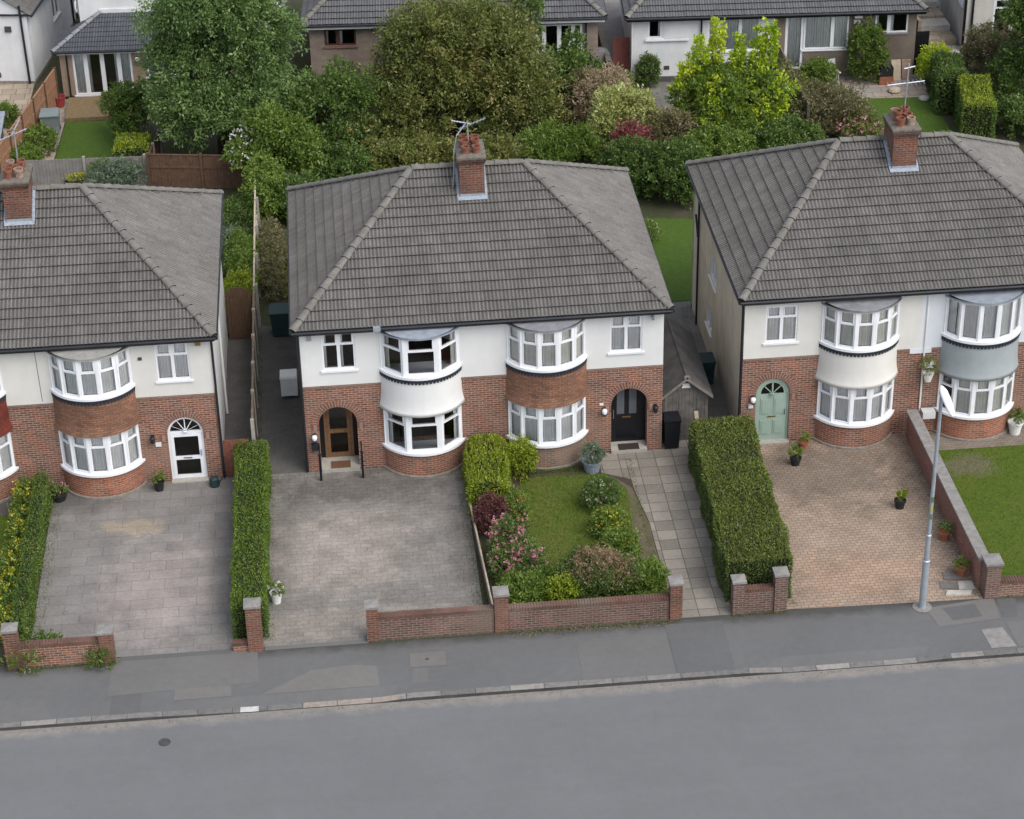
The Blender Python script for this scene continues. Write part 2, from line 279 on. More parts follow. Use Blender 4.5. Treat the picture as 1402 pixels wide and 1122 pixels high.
# ------------------------------------------------------------------ mesh builder
PEND = []
def put(me, name):
    me.materials.append(M.get(name))
    if name not in M: PEND.append((me, len(me.materials) - 1, name))
ORG = {}
class MB:
    def __init__(s): s.v = []; s.f = []; s.uv = []; s.mi = []; s.xf = None
    def poly(s, pts, mi=0, uv=None):
        p = [Vector(q) for q in pts]
        if uv is None:
            n = Vector((0, 0, 0))
            for i in range(len(p)):
                a, b = p[i], p[(i + 1) % len(p)]
                n += Vector(((a.y - b.y) * (a.z + b.z), (a.z - b.z) * (a.x + b.x), (a.x - b.x) * (a.y + b.y)))
            ax = abs(n.x), abs(n.y), abs(n.z); m = max(ax) or 1
            if ax[2] > .8 * m and ax[2] == m: uv = [(q.x, q.y) for q in p]
            elif ax[0] > ax[1]: uv = [(q.y, q.z) for q in p]
            else: uv = [(q.x, q.z) for q in p]
        if s.xf: p = [Vector(s.xf(q)) for q in p]
        k = len(s.v); s.v += p; s.f.append(list(range(k, k + len(p)))); s.uv += list(uv); s.mi.append(mi)
    def box(s, x0, x1, y0, y1, z0, z1, mi=0, skip=''):
        P = [(x0, y0, z0), (x1, y0, z0), (x1, y1, z0), (x0, y1, z0), (x0, y0, z1), (x1, y0, z1), (x1, y1, z1), (x0, y1, z1)]
        for key, q in (('b', (3, 2, 1, 0)), ('t', (4, 5, 6, 7)), ('f', (0, 1, 5, 4)), ('k', (2, 3, 7, 6)), ('l', (3, 0, 4, 7)), ('r', (1, 2, 6, 5))):
            if key not in skip: s.poly([P[i] for i in q], mi)
    def obox(s, c, ax, hx, hy, z0, z1, mi=0, top=1.0):
        """box turned by angle ax about z; top scales the upper face"""
        ca, sa = math.cos(ax), math.sin(ax)
        def R(x, y, z): return (c[0] + x * ca - y * sa, c[1] + x * sa + y * ca, z)
        B = [R(x, y, z0) for x, y in ((-hx, -hy), (hx, -hy), (hx, hy), (-hx, hy))]; T = [R(x * top, y * top, z1) for x, y in ((-hx, -hy), (hx, -hy), (hx, hy), (-hx, hy))]
        s.poly(B[::-1], mi); s.poly(T, mi)
        for i in range(4): s.poly([B[i], B[(i + 1) % 4], T[(i + 1) % 4], T[i]], mi)
    def prism(s, pts, z0, z1, mi=0, skipb=False):
        a = sum(pts[i][0] * pts[(i + 1) % len(pts)][1] - pts[(i + 1) % len(pts)][0] * pts[i][1] for i in range(len(pts)))
        if a < 0: pts = pts[::-1]
        s.poly([(x, y, z1) for x, y in pts], mi)
        if not skipb: s.poly([(x, y, z0) for x, y in pts[::-1]], mi)
        for i in range(len(pts)):
            (x, y), (X, Y) = pts[i], pts[(i + 1) % len(pts)]; s.poly([(x, y, z0), (X, Y, z0), (X, Y, z1), (x, y, z1)], mi)
    def tube(s, pts, r, n=6, mi=0, caps=True):
        pts = [Vector(p) for p in pts]; rs = r if hasattr(r, '__len__') else [r] * len(pts); rings = []
        for i, p in enumerate(pts):
            d = (pts[min(i + 1, len(pts) - 1)] - pts[max(i - 1, 0)]).normalized(); u = d.cross(Vector((.3, .2, 1)) if abs(d.z) < .9 else Vector((1, 0, 0))).normalized(); w = d.cross(u)
            rings.append([p + (u * math.cos(2 * PI * k / n) + w * math.sin(2 * PI * k / n)) * rs[i] for k in range(n)])
        for a, b in zip(rings, rings[1:]):
            for k in range(n): s.poly([a[k], a[(k + 1) % n], b[(k + 1) % n], b[k]], mi)
        if caps: s.poly(rings[0][::-1], mi); s.poly(rings[-1], mi)
    def lathe(s, c, prof, n=14, mi=0):
        for (r0, z0), (r1, z1) in zip(prof, prof[1:]):
            for k in range(n):
                a, b = 2 * PI * k / n, 2 * PI * (k + 1) / n; P = lambda r, t, z: (c[0] + r * math.cos(t), c[1] + r * math.sin(t), c[2] + z)
                if r0 < 1e-6: s.poly([P(0, 0, z0), P(r1, b, z1), P(r1, a, z1)][::-1], mi)
                elif r1 < 1e-6: s.poly([P(r0, a, z0), P(r0, b, z0), P(0, 0, z1)], mi)
                else: s.poly([P(r0, a, z0), P(r0, b, z0), P(r1, b, z1), P(r1, a, z1)], mi)
    def build(s, name, mats, parent=None, smooth=False, org=None):
        if not isinstance(mats, (list, tuple)): mats = [mats]
        o_ = Vector(org or (0, 0, 0)) if parent is None else Vector(ORG.get(parent.name, (0, 0, 0)))
        me = bpy.data.meshes.new(name); me.from_pydata([v - o_ for v in s.v], [], s.f)
        uvl = me.uv_layers.new(name='UVMap'); uvl.data.foreach_set('uv', [c for q in s.uv for c in q[:2]])
        me.polygons.foreach_set('material_index', s.mi)
        if smooth: me.polygons.foreach_set('use_smooth', [True] * len(s.f))
        for m in mats: put(me, m)
        if smooth:
            w = bmesh.new(); w.from_mesh(me); bmesh.ops.remove_doubles(w, verts=w.verts, dist=.0005); w.to_mesh(me); w.free()
        me.update(); o = bpy.data.objects.new(name, me); COL.objects.link(o)
        if parent: o.parent = parent; ORG[o.name] = tuple(o_)
        elif org: o.location = org; ORG[o.name] = tuple(org)
        return o
def tag(o, label=None, cat=None, group=None, kind=None):
    if label: o['label'] = label
    if cat: o['category'] = cat
    if group: o['group'] = group
    if kind: o['kind'] = kind
    return o
def thing(name, label, cat, loc, group=None, rot=0, local=False):
    o = bpy.data.objects.new(name, None); COL.objects.link(o); o.location = loc; o.rotation_euler = (0, 0, rot); o.empty_display_size = .3
    ORG[o.name] = (0, 0, 0) if local else tuple(loc); return tag(o, label, cat, group)
def dup(root, loc, label):
    r = root.copy(); COL.objects.link(r); r.location = loc; r['label'] = label
    for ch in root.children:
        c = ch.copy(); COL.objects.link(c); c.parent = r
        for g in ch.children: d = g.copy(); COL.objects.link(d); d.parent = c
    return r
def struct(mb, name, mat): return tag(mb.build(name, mat), kind='structure')

# ------------------------------------------------------------------ foliage
def nrm(a): return a / np.maximum(np.linalg.norm(a, axis=1, keepdims=True), 1e-9)
def runit(n): return nrm(rng.normal(size=(n, 3)))
def leaf_mesh(name, P, D, Ln, W, tone, mat, parent=None, org=(0, 0, 0), label=None, fold=.25):
    N = len(P); o_ = np.array(ORG.get(parent.name, (0, 0, 0)) if parent else org)
    Ln = np.broadcast_to(np.asarray(Ln, float).reshape(-1, 1), (N, 1)); W = np.broadcast_to(np.asarray(W, float).reshape(-1, 1), (N, 1))
    S = nrm(np.cross(D, runit(N))); U = np.cross(S, D); P = P - o_
    V = np.empty((N, 4, 3)); mid = P + D * Ln * .5 - U * W * fold
    V[:, 0] = P; V[:, 1] = mid + S * W * .5; V[:, 2] = P + D * Ln; V[:, 3] = mid - S * W * .5
    me = bpy.data.meshes.new(name); me.vertices.add(N * 4); me.vertices.foreach_set('co', V.ravel())
    me.loops.add(N * 4); me.loops.foreach_set('vertex_index', np.arange(N * 4, dtype=np.int32))
    me.polygons.add(N); me.polygons.foreach_set('loop_start', np.arange(0, N * 4, 4, dtype=np.int32)); me.polygons.foreach_set('loop_total', np.full(N, 4, dtype=np.int32))
    at = me.attributes.new('tone', 'FLOAT', 'FACE'); at.data.foreach_set('value', np.clip(tone, 0, 1).astype(np.float32))
    put(me, mat); me.update(); me.validate()
    o = bpy.data.objects.new(name, me); COL.objects.link(o)
    if parent: o.parent = parent; ORG[o.name] = tuple(o_)
    else: o.location = org
    if label: o['label'] = label
    return o
def crown_pts(lobes, dens, shell=.45, low=-.75, idx=False):
    """spray positions and outward normals spread through the outer volume of a set of ellipsoids"""
    PP, NN, II = [], [], []
    for li, (c, r) in enumerate(lobes):
        c = np.array(c, float); r = np.array(r, float); area = 4 * PI * ((r[0] * r[1]) ** 1.6 / 3 + (r[0] * r[2]) ** 1.6 / 3 + (r[1] * r[2]) ** 1.6 / 3) ** (1 / 1.6)
        n = max(6, int(area * dens)); d = runit(n * 2); d = d[d[:, 2] > low][:n]
        rad = 1 + .10 * rng.normal(size=(len(d), 1)) - shell * rng.random((len(d), 1)) ** 1.7
        p = c + d * r * rad; keep = np.ones(len(p), bool)
        for (c2, r2) in lobes:
            if c2 is not None and not (np.allclose(c2, c) and np.allclose(r2, r)):
                keep &= (((p - np.array(c2)) / np.array(r2)) ** 2).sum(1) > .38
        keep &= p[:, 2] > .03
        PP.append(p[keep]); NN.append(nrm(d / r)[keep]); II.append(np.full(int(keep.sum()), li))
    return (np.concatenate(PP), np.concatenate(NN), np.concatenate(II)) if idx else (np.concatenate(PP), np.concatenate(NN))
def crown(name, lobes, mat, parent=None, dens=9, per=26, sl=.32, L=.12, W=.06, up=.25, spread=.75, org=(0, 0, 0), droop=0, shell=.45, low=-.75, label=None, tvar=(.6, .4)):
    big = max(r[0] for _, r in lobes) > .75
    if big:      # break big masses into boughs
        sub = []
        for (c, r) in lobes:
            r = np.array(r); sub.append((tuple(c), tuple(r * .70))); k = int(6 + 7 * r.mean())
            for d in runit(k * 2)[:k]:
                if d[2] < low: continue
                sub.append((tuple(np.array(c) + d * r * (.72 + .26 * rng.random())), tuple(r.mean() * (.22 + .20 * rng.random()) * np.array([1, 1, .85]))))
        lobes = sub
    P, Nn, Li = crown_pts(lobes, dens, shell, low, True)
    if big:      # ragged crown: patches between the boughs stay thin
        g = np.sin(P[:, 0] * 2.6 + P[:, 2] * 1.3) + np.sin(P[:, 1] * 2.9 - P[:, 0] * 1.1) + np.sin(P[:, 2] * 3.1 + P[:, 1] * .8); k = (g > -.75) | (rng.random(len(P)) < .22); P, Nn, Li = P[k], Nn[k], Li[k]
    n = len(P)
    D = nrm(Nn + .5 * runit(n) + np.array([0, 0, up])); st = np.clip(.5 * rng.random(n) + .5 * rng.random(len(lobes))[Li], 0, 1)
    t = rng.random((n, per)); base = P[:, None] + D[:, None] * (t[..., None] * sl) + rng.normal(size=(n, per, 3)) * sl * .22
    base[..., 2] -= droop * t ** 2 * sl
    d = nrm((D[:, None] * .7 + runit(n * per).reshape(n, per, 3) * spread + np.array([0, 0, -droop * .6])).reshape(-1, 3))
    tone = (st[:, None] * tvar[0] + rng.random((n, per)) * tvar[1]).ravel(); base = base.reshape(-1, 3); base[:, 2] = np.maximum(base[:, 2], .02)
    N = n * per
    return leaf_mesh(name, base, d, L * (.65 + .7 * rng.random(N)), W * (.65 + .7 * rng.random(N)), tone, mat, parent, org, label)
def flowers(name, lobes, mat, parent, n, size=.07, petals=7, org=(0, 0, 0), low=0.0, clump=1, cr=.12):
    P, Nn = crown_pts(lobes, 60, .12, low); idx = rng.choice(len(P), max(1, n // clump), replace=len(P) < n); P = P[idx]; Nn = Nn[idx]
    if clump > 1: P = np.repeat(P, clump, 0) + rng.normal(size=(len(P) * clump, 3)) * cr; Nn = np.repeat(Nn, clump, 0)
    P = P + Nn * .06; k = len(P); B = np.repeat(P, petals, 0); D = nrm(np.repeat(Nn, petals, 0) * .5 + runit(k * petals))
    return leaf_mesh(name, B, D, size, size * .8, np.clip(np.repeat(rng.random(k), petals) * .7 + rng.random(k * petals) * .3, 0, 1), mat, parent, org, fold=.1)
def trunk(parent, base, h, r, limbs, mat='bark', name='trunk'):
    m = MB(); b = Vector(base)
    m.tube([b + Vector((0, 0, -.05)), b + Vector((.03, 0, h * .3)), b + Vector((-.04, .05, h * .65)), b + Vector((.02, 0, h))], [r * 1.25, r, r * .8, r * .55], 8)
    for k, e in enumerate(limbs):
        s0 = b + Vector((0, 0, h * (.45 + .5 * k / max(1, len(limbs))))); e = Vector(e); mid = s0.lerp(e, .5) + Vector((0, 0, .15 * (e - s0).length * .5))
        m.tube([s0, mid, e], [r * .5, r * .33, r * .12], 6)
    return m.build(name, mat, parent, smooth=True)
def tree(name, label, base, lobes, mat, r=.16, group=None, cat='tree', **kw):
    t = thing(name, label, cat, base, group); zt = max(c[2] for c, _ in lobes)
    h = max(.6, (min(c[2] for c, _ in lobes) + zt) / 2)
    trunk(t, base, h, r, [(c[0] * .8 + base[0] * .2, c[1] * .8 + base[1] * .2, c[2] + .3 * rr[2]) for c, rr in lobes])
    crown('crown', lobes, mat, t, **kw); return t
def bush(name, label, x, y, rx, ry, h, mat, cat='shrub', group=None, stem=True, flower=None, lobes=None, **kw):
    t = thing(name, label, cat, (x, y, 0), group)
    if lobes is None:
        lobes = [((x, y, h * .5), (rx, ry, h * .52))]
        for k in range(4):
            a = k * PI / 2 + .6; lobes.append(((x + math.cos(a) * rx * .45, y + math.sin(a) * ry * .45, h * (.42 + .2 * random.random())), (rx * .55, ry * .55, h * .42)))
    kw.setdefault('dens', 40); kw.setdefault('per', 14); kw.setdefault('sl', .16); kw.setdefault('L', .075); kw.setdefault('W', .042); kw.setdefault('shell', .5)
    crown('foliage', lobes, mat, t, **kw)
    if stem:
        m = MB()
        for k in range(5):
            a = k * 1.3; m.tube([(x + .04 * math.cos(a), y + .04 * math.sin(a), -.02), (x + rx * .3 * math.cos(a), y + ry * .3 * math.sin(a), h * .35), (x + rx * .55 * math.cos(a), y + ry * .55 * math.sin(a), h * .7)], [.022, .016, .006], 5)
        m.build('stems', 'bark', t)
    if flower:
        for f in (flower if isinstance(flower, list) else [flower]): flowers('flowers', lobes, parent=t, **f)
    return t
def hedge(name, label, a, b, halfw, h, mat, dens=900, L=.055, W=.032, wob=.05, group=None, top_mat=None, cat='hedge', z0=.02, rnd=.08):
    """clipped hedge from a to b: leaves over its faces round a twiggy core"""
    a = np.array(a, float); b = np.array(b, float); d = b - a; ln = np.linalg.norm(d); d /= ln; nrmv = np.array([-d[1], d[0]]); c = (a + b) / 2
    t = thing(name, label, cat, (c[0], c[1], 0), group); m = MB()
    m.obox(c, math.atan2(d[1], d[0]), ln / 2 - .07 - rnd * .3, halfw - .05 - rnd * .45, z0, h - .05 - rnd * .45); m.build('twigs', 'twig', t)
    PP, NN = [], []; hw = halfw
    for area, fn, nv in ((ln * 2 * hw, lambda n: np.c_[rng.random(n) * ln, (rng.random(n) * 2 - 1) * hw, np.full(n, h)], (0, 0, 1)),
                         (ln * h, lambda n: np.c_[rng.random(n) * ln, np.full(n, hw), z0 + rng.random(n) * (h - z0)], (0, 1, 0)), (ln * h, lambda n: np.c_[rng.random(n) * ln, np.full(n, -hw), z0 + rng.random(n) * (h - z0)], (0, -1, 0)),
                         (2 * hw * h, lambda n: np.c_[np.zeros(n), (rng.random(n) * 2 - 1) * hw, z0 + rng.random(n) * (h - z0)], (-1, 0, 0)), (2 * hw * h, lambda n: np.c_[np.full(n, ln), (rng.random(n) * 2 - 1) * hw, z0 + rng.random(n) * (h - z0)], (1, 0, 0))):
        n = int(area * dens); q = fn(n); w = np.sin(q[:, 0] * 2.3) * .5 + np.sin(q[:, 0] * 5.1 + 1.7 * q[:, 1]) * .3 + np.sin(q[:, 2] * 6 + q[:, 0]) * .3
        nv = np.array(nv, float); q = q + nv * (w[:, None] * wob + rng.normal(size=(n, 1)) * .018 - .05 * rng.random((n, 1)))
        e = np.maximum(0, np.abs(q[:, 1]) - (hw - rnd)) / rnd; f = np.maximum(0, q[:, 2] - (h - rnd)) / rnd; k = np.minimum(e, 1) * np.minimum(f, 1)
        q[:, 2] -= k * rnd * .45; q[:, 1] -= np.sign(q[:, 1]) * k * rnd * .45
        PP.append(q); NN.append(np.broadcast_to(nv, (n, 3)))
    P = np.concatenate(PP); Nn = np.concatenate(NN); n = len(P)
    D = nrm(Nn * .7 + runit(n) * .8 + np.array([0, 0, .25]))
    patch = .5 + .28 * np.sin(P[:, 0] * 1.9 + P[:, 1] * 3) + .22 * np.sin(P[:, 0] * 4.3 - P[:, 1] * 2 + P[:, 2] * 3)
    tone = .35 * patch + .65 * rng.random(n)
    def W3(q): return np.c_[a[0] + q[:, 0] * d[0] + q[:, 1] * nrmv[0], a[1] + q[:, 0] * d[1] + q[:, 1] * nrmv[1], q[:, 2]]
    Dw = np.c_[D[:, 0] * d[0] + D[:, 1] * nrmv[0], D[:, 0] * d[1] + D[:, 1] * nrmv[1], D[:, 2]]; Pw = W3(P)
    sn = int(ln * hw * 26); sp_ = np.c_[rng.random(sn) * ln, (rng.random(sn) * 2 - 1) * hw, np.full(sn, h - .02)]; leaf_mesh('stray_shoots', np.repeat(W3(sp_), 5, 0) + rng.normal(size=(sn * 5, 3)) * .03, nrm(runit(sn * 5) * .6 + np.array([0, 0, 1.0])), L * 1.7, W, rng.random(sn * 5), top_mat or mat, t)
    if top_mat:
        tp = P[:, 2] > h - .12; leaf_mesh('foliage', Pw[~tp], Dw[~tp], L, W, tone[~tp], mat, t); leaf_mesh('new_growth', Pw[tp], Dw[tp], L, W, tone[tp], top_mat, t)
    else: leaf_mesh('foliage', Pw, Dw, L * (.7 + .6 * rng.random(n)), W * (.7 + .6 * rng.random(n)), tone, mat, t)
    return t
def blades(name, poly, n, L=.05, mat='blade'):
    xs = [p[0] for p in poly]; ys = [p[1] for p in poly]; pts = []
    P = np.c_[min(xs) + rng.random(n * 2) * (max(xs) - min(xs)), min(ys) + rng.random(n * 2) * (max(ys) - min(ys))]
    ins = np.zeros(len(P), bool); j = len(poly) - 1
    for i in range(len(poly)):
        xi, yi = poly[i]; xj, yj = poly[j]; c = ((yi > P[:, 1]) != (yj > P[:, 1])) & (P[:, 0] < (xj - xi) * (P[:, 1] - yi) / ((yj - yi) or 1e-9) + xi); ins ^= c; j = i
    P = P[ins][:n]; k = len(P); D = nrm(runit(k) * .7 + np.array([0, 0, 1.0]))
    o = leaf_mesh(name, np.c_[P, np.full(k, .008)], D, L * (.5 + rng.random(k)), .014, rng.random(k), mat); return tag(o, kind='stuff')
#==PART2==
# ------------------------------------------------------------------ building kit
def panel(m, x0, x1, z0, z1, y, t, holes=(), mi=0):
    """wall slab (front at y, back at y+t) round rectangular holes"""
    xs = sorted({x0, x1, *[h[0] for h in holes], *[h[1] for h in holes]}); zs = sorted({z0, z1, *[h[2] for h in holes], *[h[3] for h in holes]})
    inh = lambda x, z: any(h[0] < x < h[1] and h[2] < z < h[3] for h in holes)
    for i in range(len(xs) - 1):
        for j in range(len(zs) - 1):
            a, b, c, d = xs[i], xs[i + 1], zs[j], zs[j + 1]
            if inh((a + b) / 2, (c + d) / 2): continue
            m.poly([(a, y, c), (b, y, c), (b, y, d), (a, y, d)], mi); m.poly([(a, y + t, d), (b, y + t, d), (b, y + t, c), (a, y + t, c)], mi)
    for a, b, c, d in holes:
        m.poly([(a, y, c), (a, y + t, c), (a, y + t, d), (a, y, d)][::-1], mi); m.poly([(b, y, c), (b, y + t, c), (b, y + t, d), (b, y, d)], mi)
        m.poly([(a, y, d), (b, y, d), (b, y + t, d), (a, y + t, d)][::-1], mi)
        if c > z0 + .01: m.poly([(a, y, c), (b, y, c), (b, y + t, c), (a, y + t, c)], mi)
def arch_curve(cx, w, zs, rise, n=14): return [(cx - w * math.cos(PI * k / n), zs + rise * math.sin(PI * k / n)) for k in range(n + 1)]
def arch_fill(m, cx, w, zs, rise, y, t, mi=0):
    c = arch_curve(cx, w, zs, rise); zt = zs + rise + .02
    for (a, za), (b, zb) in zip(c, c[1:]):
        m.poly([(a, y, za), (b, y, zb), (b, y, zt), (a, y, zt)], mi); m.poly([(a, y, za), (a, y + t, za), (b, y + t, zb), (b, y, zb)], mi)
def voussoirs(m, cx, w, zs, rise, y, n=24, h=.23):
    for k in range(-3, n + 3):
        if 0 <= k < n:
            P = []
            for kk, off in ((k + .1, 0), (k + .9, 0), (k + .9, h), (k + .1, h)):
                a = PI * kk / n; P.append((cx - (w + off) * math.cos(a), zs + (rise + off) * math.sin(a)))
        else:
            z = zs - (.075 * (-k) if k < 0 else .075 * (k - n + 1)); s = -1 if k < 0 else 1; x = cx + s * w; P = [(x, z), (x + s * h, z), (x + s * h, z + .065), (x, z + .065)]
            if s < 0: P = P[::-1]
        F = [(x, y - .012, z) for x, z in P]; u = k * 1.0; uv = [(u * .09 + .02, .3), (u * .09 + .07, .3), (u * .09 + .07, .6), (u * .09 + .02, .6)]
        m.poly(F[::-1], 0, uv)
        for i in range(4):
            (a, za), (b, zb) = P[i], P[(i + 1) % 4]; m.poly([(a, y - .012, za), (b, y - .012, zb), (b, y + .004, zb), (a, y + .004, za)], 0, uv)
def arc(cx, a, d, n, ts=None):
    R = (a * a + d * d) / (2 * d); th = math.asin(min(1, a / R)); th = th if d < R else PI - th
    return [(cx + R * math.sin(t * th), (R - d) - R * math.cos(t * th)) for t in (ts or [-1 + 2 * k / n for k in range(n + 1)])]
def ringwall(m, p0, z0, p1, z1, mi=0, us=1.0):
    u = 0
    for i in range(len(p0) - 1):
        l = math.dist(p1[i], p1[i + 1]) * us; m.poly([(*p0[i], z0), (*p0[i + 1], z0), (*p1[i + 1], z1), (*p1[i], z1)], mi, [(u, z0), (u + l, z0), (u + l, z1), (u, z1)]); u += l
def arcslab(m, pts, z0, z1, mi=0):
    m.poly([(x, y, z1) for x, y in pts], mi); m.poly([(x, y, z0) for x, y in pts[::-1]], mi); ringwall(m, pts, z0, pts, z1, mi)
def bar(m, p, q, w, d, z0, z1, mi=0):
    """upright slab between plan points p and q, d deep"""
    dx, dy = q[0] - p[0], q[1] - p[1]; l = math.hypot(dx, dy) or 1; nx, ny = -dy / l * d / 2, dx / l * d / 2
    m.prism([(p[0] - nx, p[1] - ny), (q[0] - nx, q[1] - ny), (q[0] + nx, q[1] + ny), (p[0] + nx, p[1] + ny)], z0, z1, mi)
def facet(fr, gl, cu, p, q, z0, z1, ztr, mull=.05, inset=.055, curt='full', fd=.07, transom=True, light=True):
    """one flat light of a window between plan points p-q: frame, glazing, curtain (curt: full / sides / none)"""
    P, Q = Vector(p), Vector(q); d = (Q - P).normalized(); n = Vector((-d.y, d.x))      # n points indoors
    a, b = P + d * mull, Q - d * mull
    bar(fr, P, a, 0, fd, z0, z1); bar(fr, b, Q, 0, fd, z0, z1)
    bar(fr, a, b, 0, fd, z0, z0 + .07); bar(fr, a, b, 0, fd, z1 - .07, z1)
    if transom:
        bar(fr, a, b, 0, fd, ztr - .035, ztr + .035)
        if light:      # the opening light's own thicker sash
            e = .035; o = -n * .018
            for zz0, zz1 in ((ztr + .035, z1 - .07),):
                for s0, s1 in ((a, a + d * e), (b - d * e, b)): bar(fr, s0 + o, s1 + o, 0, fd * .8, zz0, zz1)
    gl.poly([(*a, z0 + .07), (*b, z0 + .07), (*b, z1 - .07), (*a, z1 - .07)], 0)
    w = (b - a).length
    def sheet(s0, s1, za, zb, amp=.018, wl=.10, off=inset):
        k = max(4, int((s1 - s0) / wl * 4)); ph = random.random() * 6; pts = []
        for i in range(k + 1):
            t = s0 + (s1 - s0) * i / k; pts.append(a + d * t + n * (off + amp * math.sin(t / wl * 2 * PI + ph) + amp * .4 * math.sin(t / wl * 4.7 + ph)))
        for u, v in zip(pts, pts[1:]): cu.poly([(*u, za), (*v, za), (*v, zb), (*u, zb)])
    if curt == 'full': sheet(-.03, w + .03, z0 + .03, z1 - .03)
    elif curt == 'gap': sheet(-.03, w * .62, z0 + .03, z1 - .03); sheet(w * .72, w + .03, z0 + .03, z1 - .03)
    elif curt == 'left': sheet(-.03, w * .2, z0 + .03, z1 - .03, .03, .09)
    elif curt == 'right': sheet(w * .8, w + .03, z0 + .03, z1 - .03, .03, .09)
    elif curt == 'sides': sheet(-.03, w * .2, z0 + .03, z1 - .03, .03, .09); sheet(w * .8, w + .03, z0 + .03, z1 - .03, .03, .09)
def window(house, x0, x1, z0, z1, y, nx=2, ztr=None, curt='full', frame='upvc', xf=None, sill='upvc', name='window', cmat='curtain', rec=.06, label=None, mat_glass='glass', sillz=.05, curts=None, mull=.05):
    fr, gl, cu, si = MB(), MB(), MB(), MB()
    for m in (fr, gl, cu, si): m.xf = xf
    xs = [x0 + (x1 - x0) * k / nx for k in range(nx + 1)] if not hasattr(nx, '__len__') else [x0 + (x1 - x0) * k for k in nx]
    for k, (a, b) in enumerate(zip(xs, xs[1:])): facet(fr, gl, cu, (a, y + rec), (b, y + rec), z0, z1, ztr or 0, mull, curt=(curts[k] if curts else curt), transom=ztr is not None)
    f = fr.build(name, frame, house); gl.build('pane', mat_glass, f)
    if label: f['label'] = label
    if cu.f: cu.build('curtain', random.choice([cmat, 'curtain', 'curtain_grey']), f)
    if sill:
        si.box(x0 - .07, x1 + .07, y - .05, y + rec + .03, z0 - sillz - .012, z0 - .004); si.build('sill', sill, f)
    return f
def tiles(m, O, U, V, Lu, Lv, inl, inr, course=.365, roll=.115, amp=.036, step=.058, sub=5, mi=0, me=1):
    """courses of interlocking tiles over one roof slope; O lower left corner, U along the eaves, V up the slope"""
    O, U, V = Vector(O), Vector(U).normalized(), Vector(V).normalized(); N = U.cross(V); nc = max(1, round(Lv / course)); c = Lv / nc
    du = roll / sub; nu = int(Lu / du) + 1
    def prof(u):
        s = (u / roll) % 1.0; return amp * (.5 + .5 * math.cos((s - .5) * 2 * PI)) ** 1.7 + .004 * math.sin(s * 4 * PI)
    hs = [prof(i * du) for i in range(nu + 1)]
    for k in range(nc):
        v0, v1 = k * c - (.03 if k else .0), (k + 1) * c; l0, l1 = inl * max(v0, 0) / Lv, inl * v1 / Lv; r0, r1 = Lu - inr * max(v0, 0) / Lv, Lu - inr * v1 / Lv
        jig = [(random.random() - .5) * .008 for _ in range(nu // sub // 2 + 2)]
        for i in range(nu):
            ua, ub = i * du, (i + 1) * du
            if ub <= min(l0, l1) or ua >= max(r0, r1): continue
            f = lambda u, lo, hi: min(max(u, lo), hi)
            a0, b0, a1, b1 = f(ua, l0, r0), f(ub, l0, r0), f(ua, l1, r1), f(ub, l1, r1)
            if b0 - a0 < 1e-5 and b1 - a1 < 1e-5: continue
            j = jig[i // sub // 2]; ha, hb = hs[i], hs[i + 1]
            P = lambda u, v, h: O + U * u + V * v + N * h
            q = [P(a0, v0, step + ha + j), P(b0, v0, step + hb + j), P(b1, v1, ha + .002), P(a1, v1, hb * 0 + ha + .002)]
            q[2] = P(b1, v1, hb + .002)
            m.poly(q, mi, [(a0, k * c + .01), (b0, k * c + .01), (b1, k * c + c * .98), (a1, k * c + c * .98)])
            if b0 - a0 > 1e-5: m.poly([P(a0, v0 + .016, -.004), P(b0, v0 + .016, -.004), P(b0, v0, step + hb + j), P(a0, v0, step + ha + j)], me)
def hipcap(m, A, B, r=.118, ln=.42, flat=.75):
    """half-round cap tiles lapped along a hip or ridge"""
    A, B = Vector(A), Vector(B); d = (B - A); L = d.length; d /= L; S = d.cross(Vector((0, 0, 1))).normalized(); W = S.cross(d).normalized(); n = max(1, round(L / ln)); s = L / n
    for k in range(n):
        q0, q1 = A + d * (k * s - .04), A + d * ((k + 1) * s); r0, r1 = r * (1.13 + .07 * random.random()), r * .92; of = S * (random.random() - .5) * .012
        R0, R1 = [], []
        for t in range(9):
            a = PI * t / 8; R0.append(q0 + of + S * r0 * math.cos(a) + W * (r0 * flat * math.sin(a) + .02)); R1.append(q1 + of + S * r1 * math.cos(a) + W * (r1 * flat * math.sin(a) + .01))
        for t in range(8): m.poly([R0[t], R1[t], R1[t + 1], R0[t + 1]])
        m.poly(R0[::-1], 1)
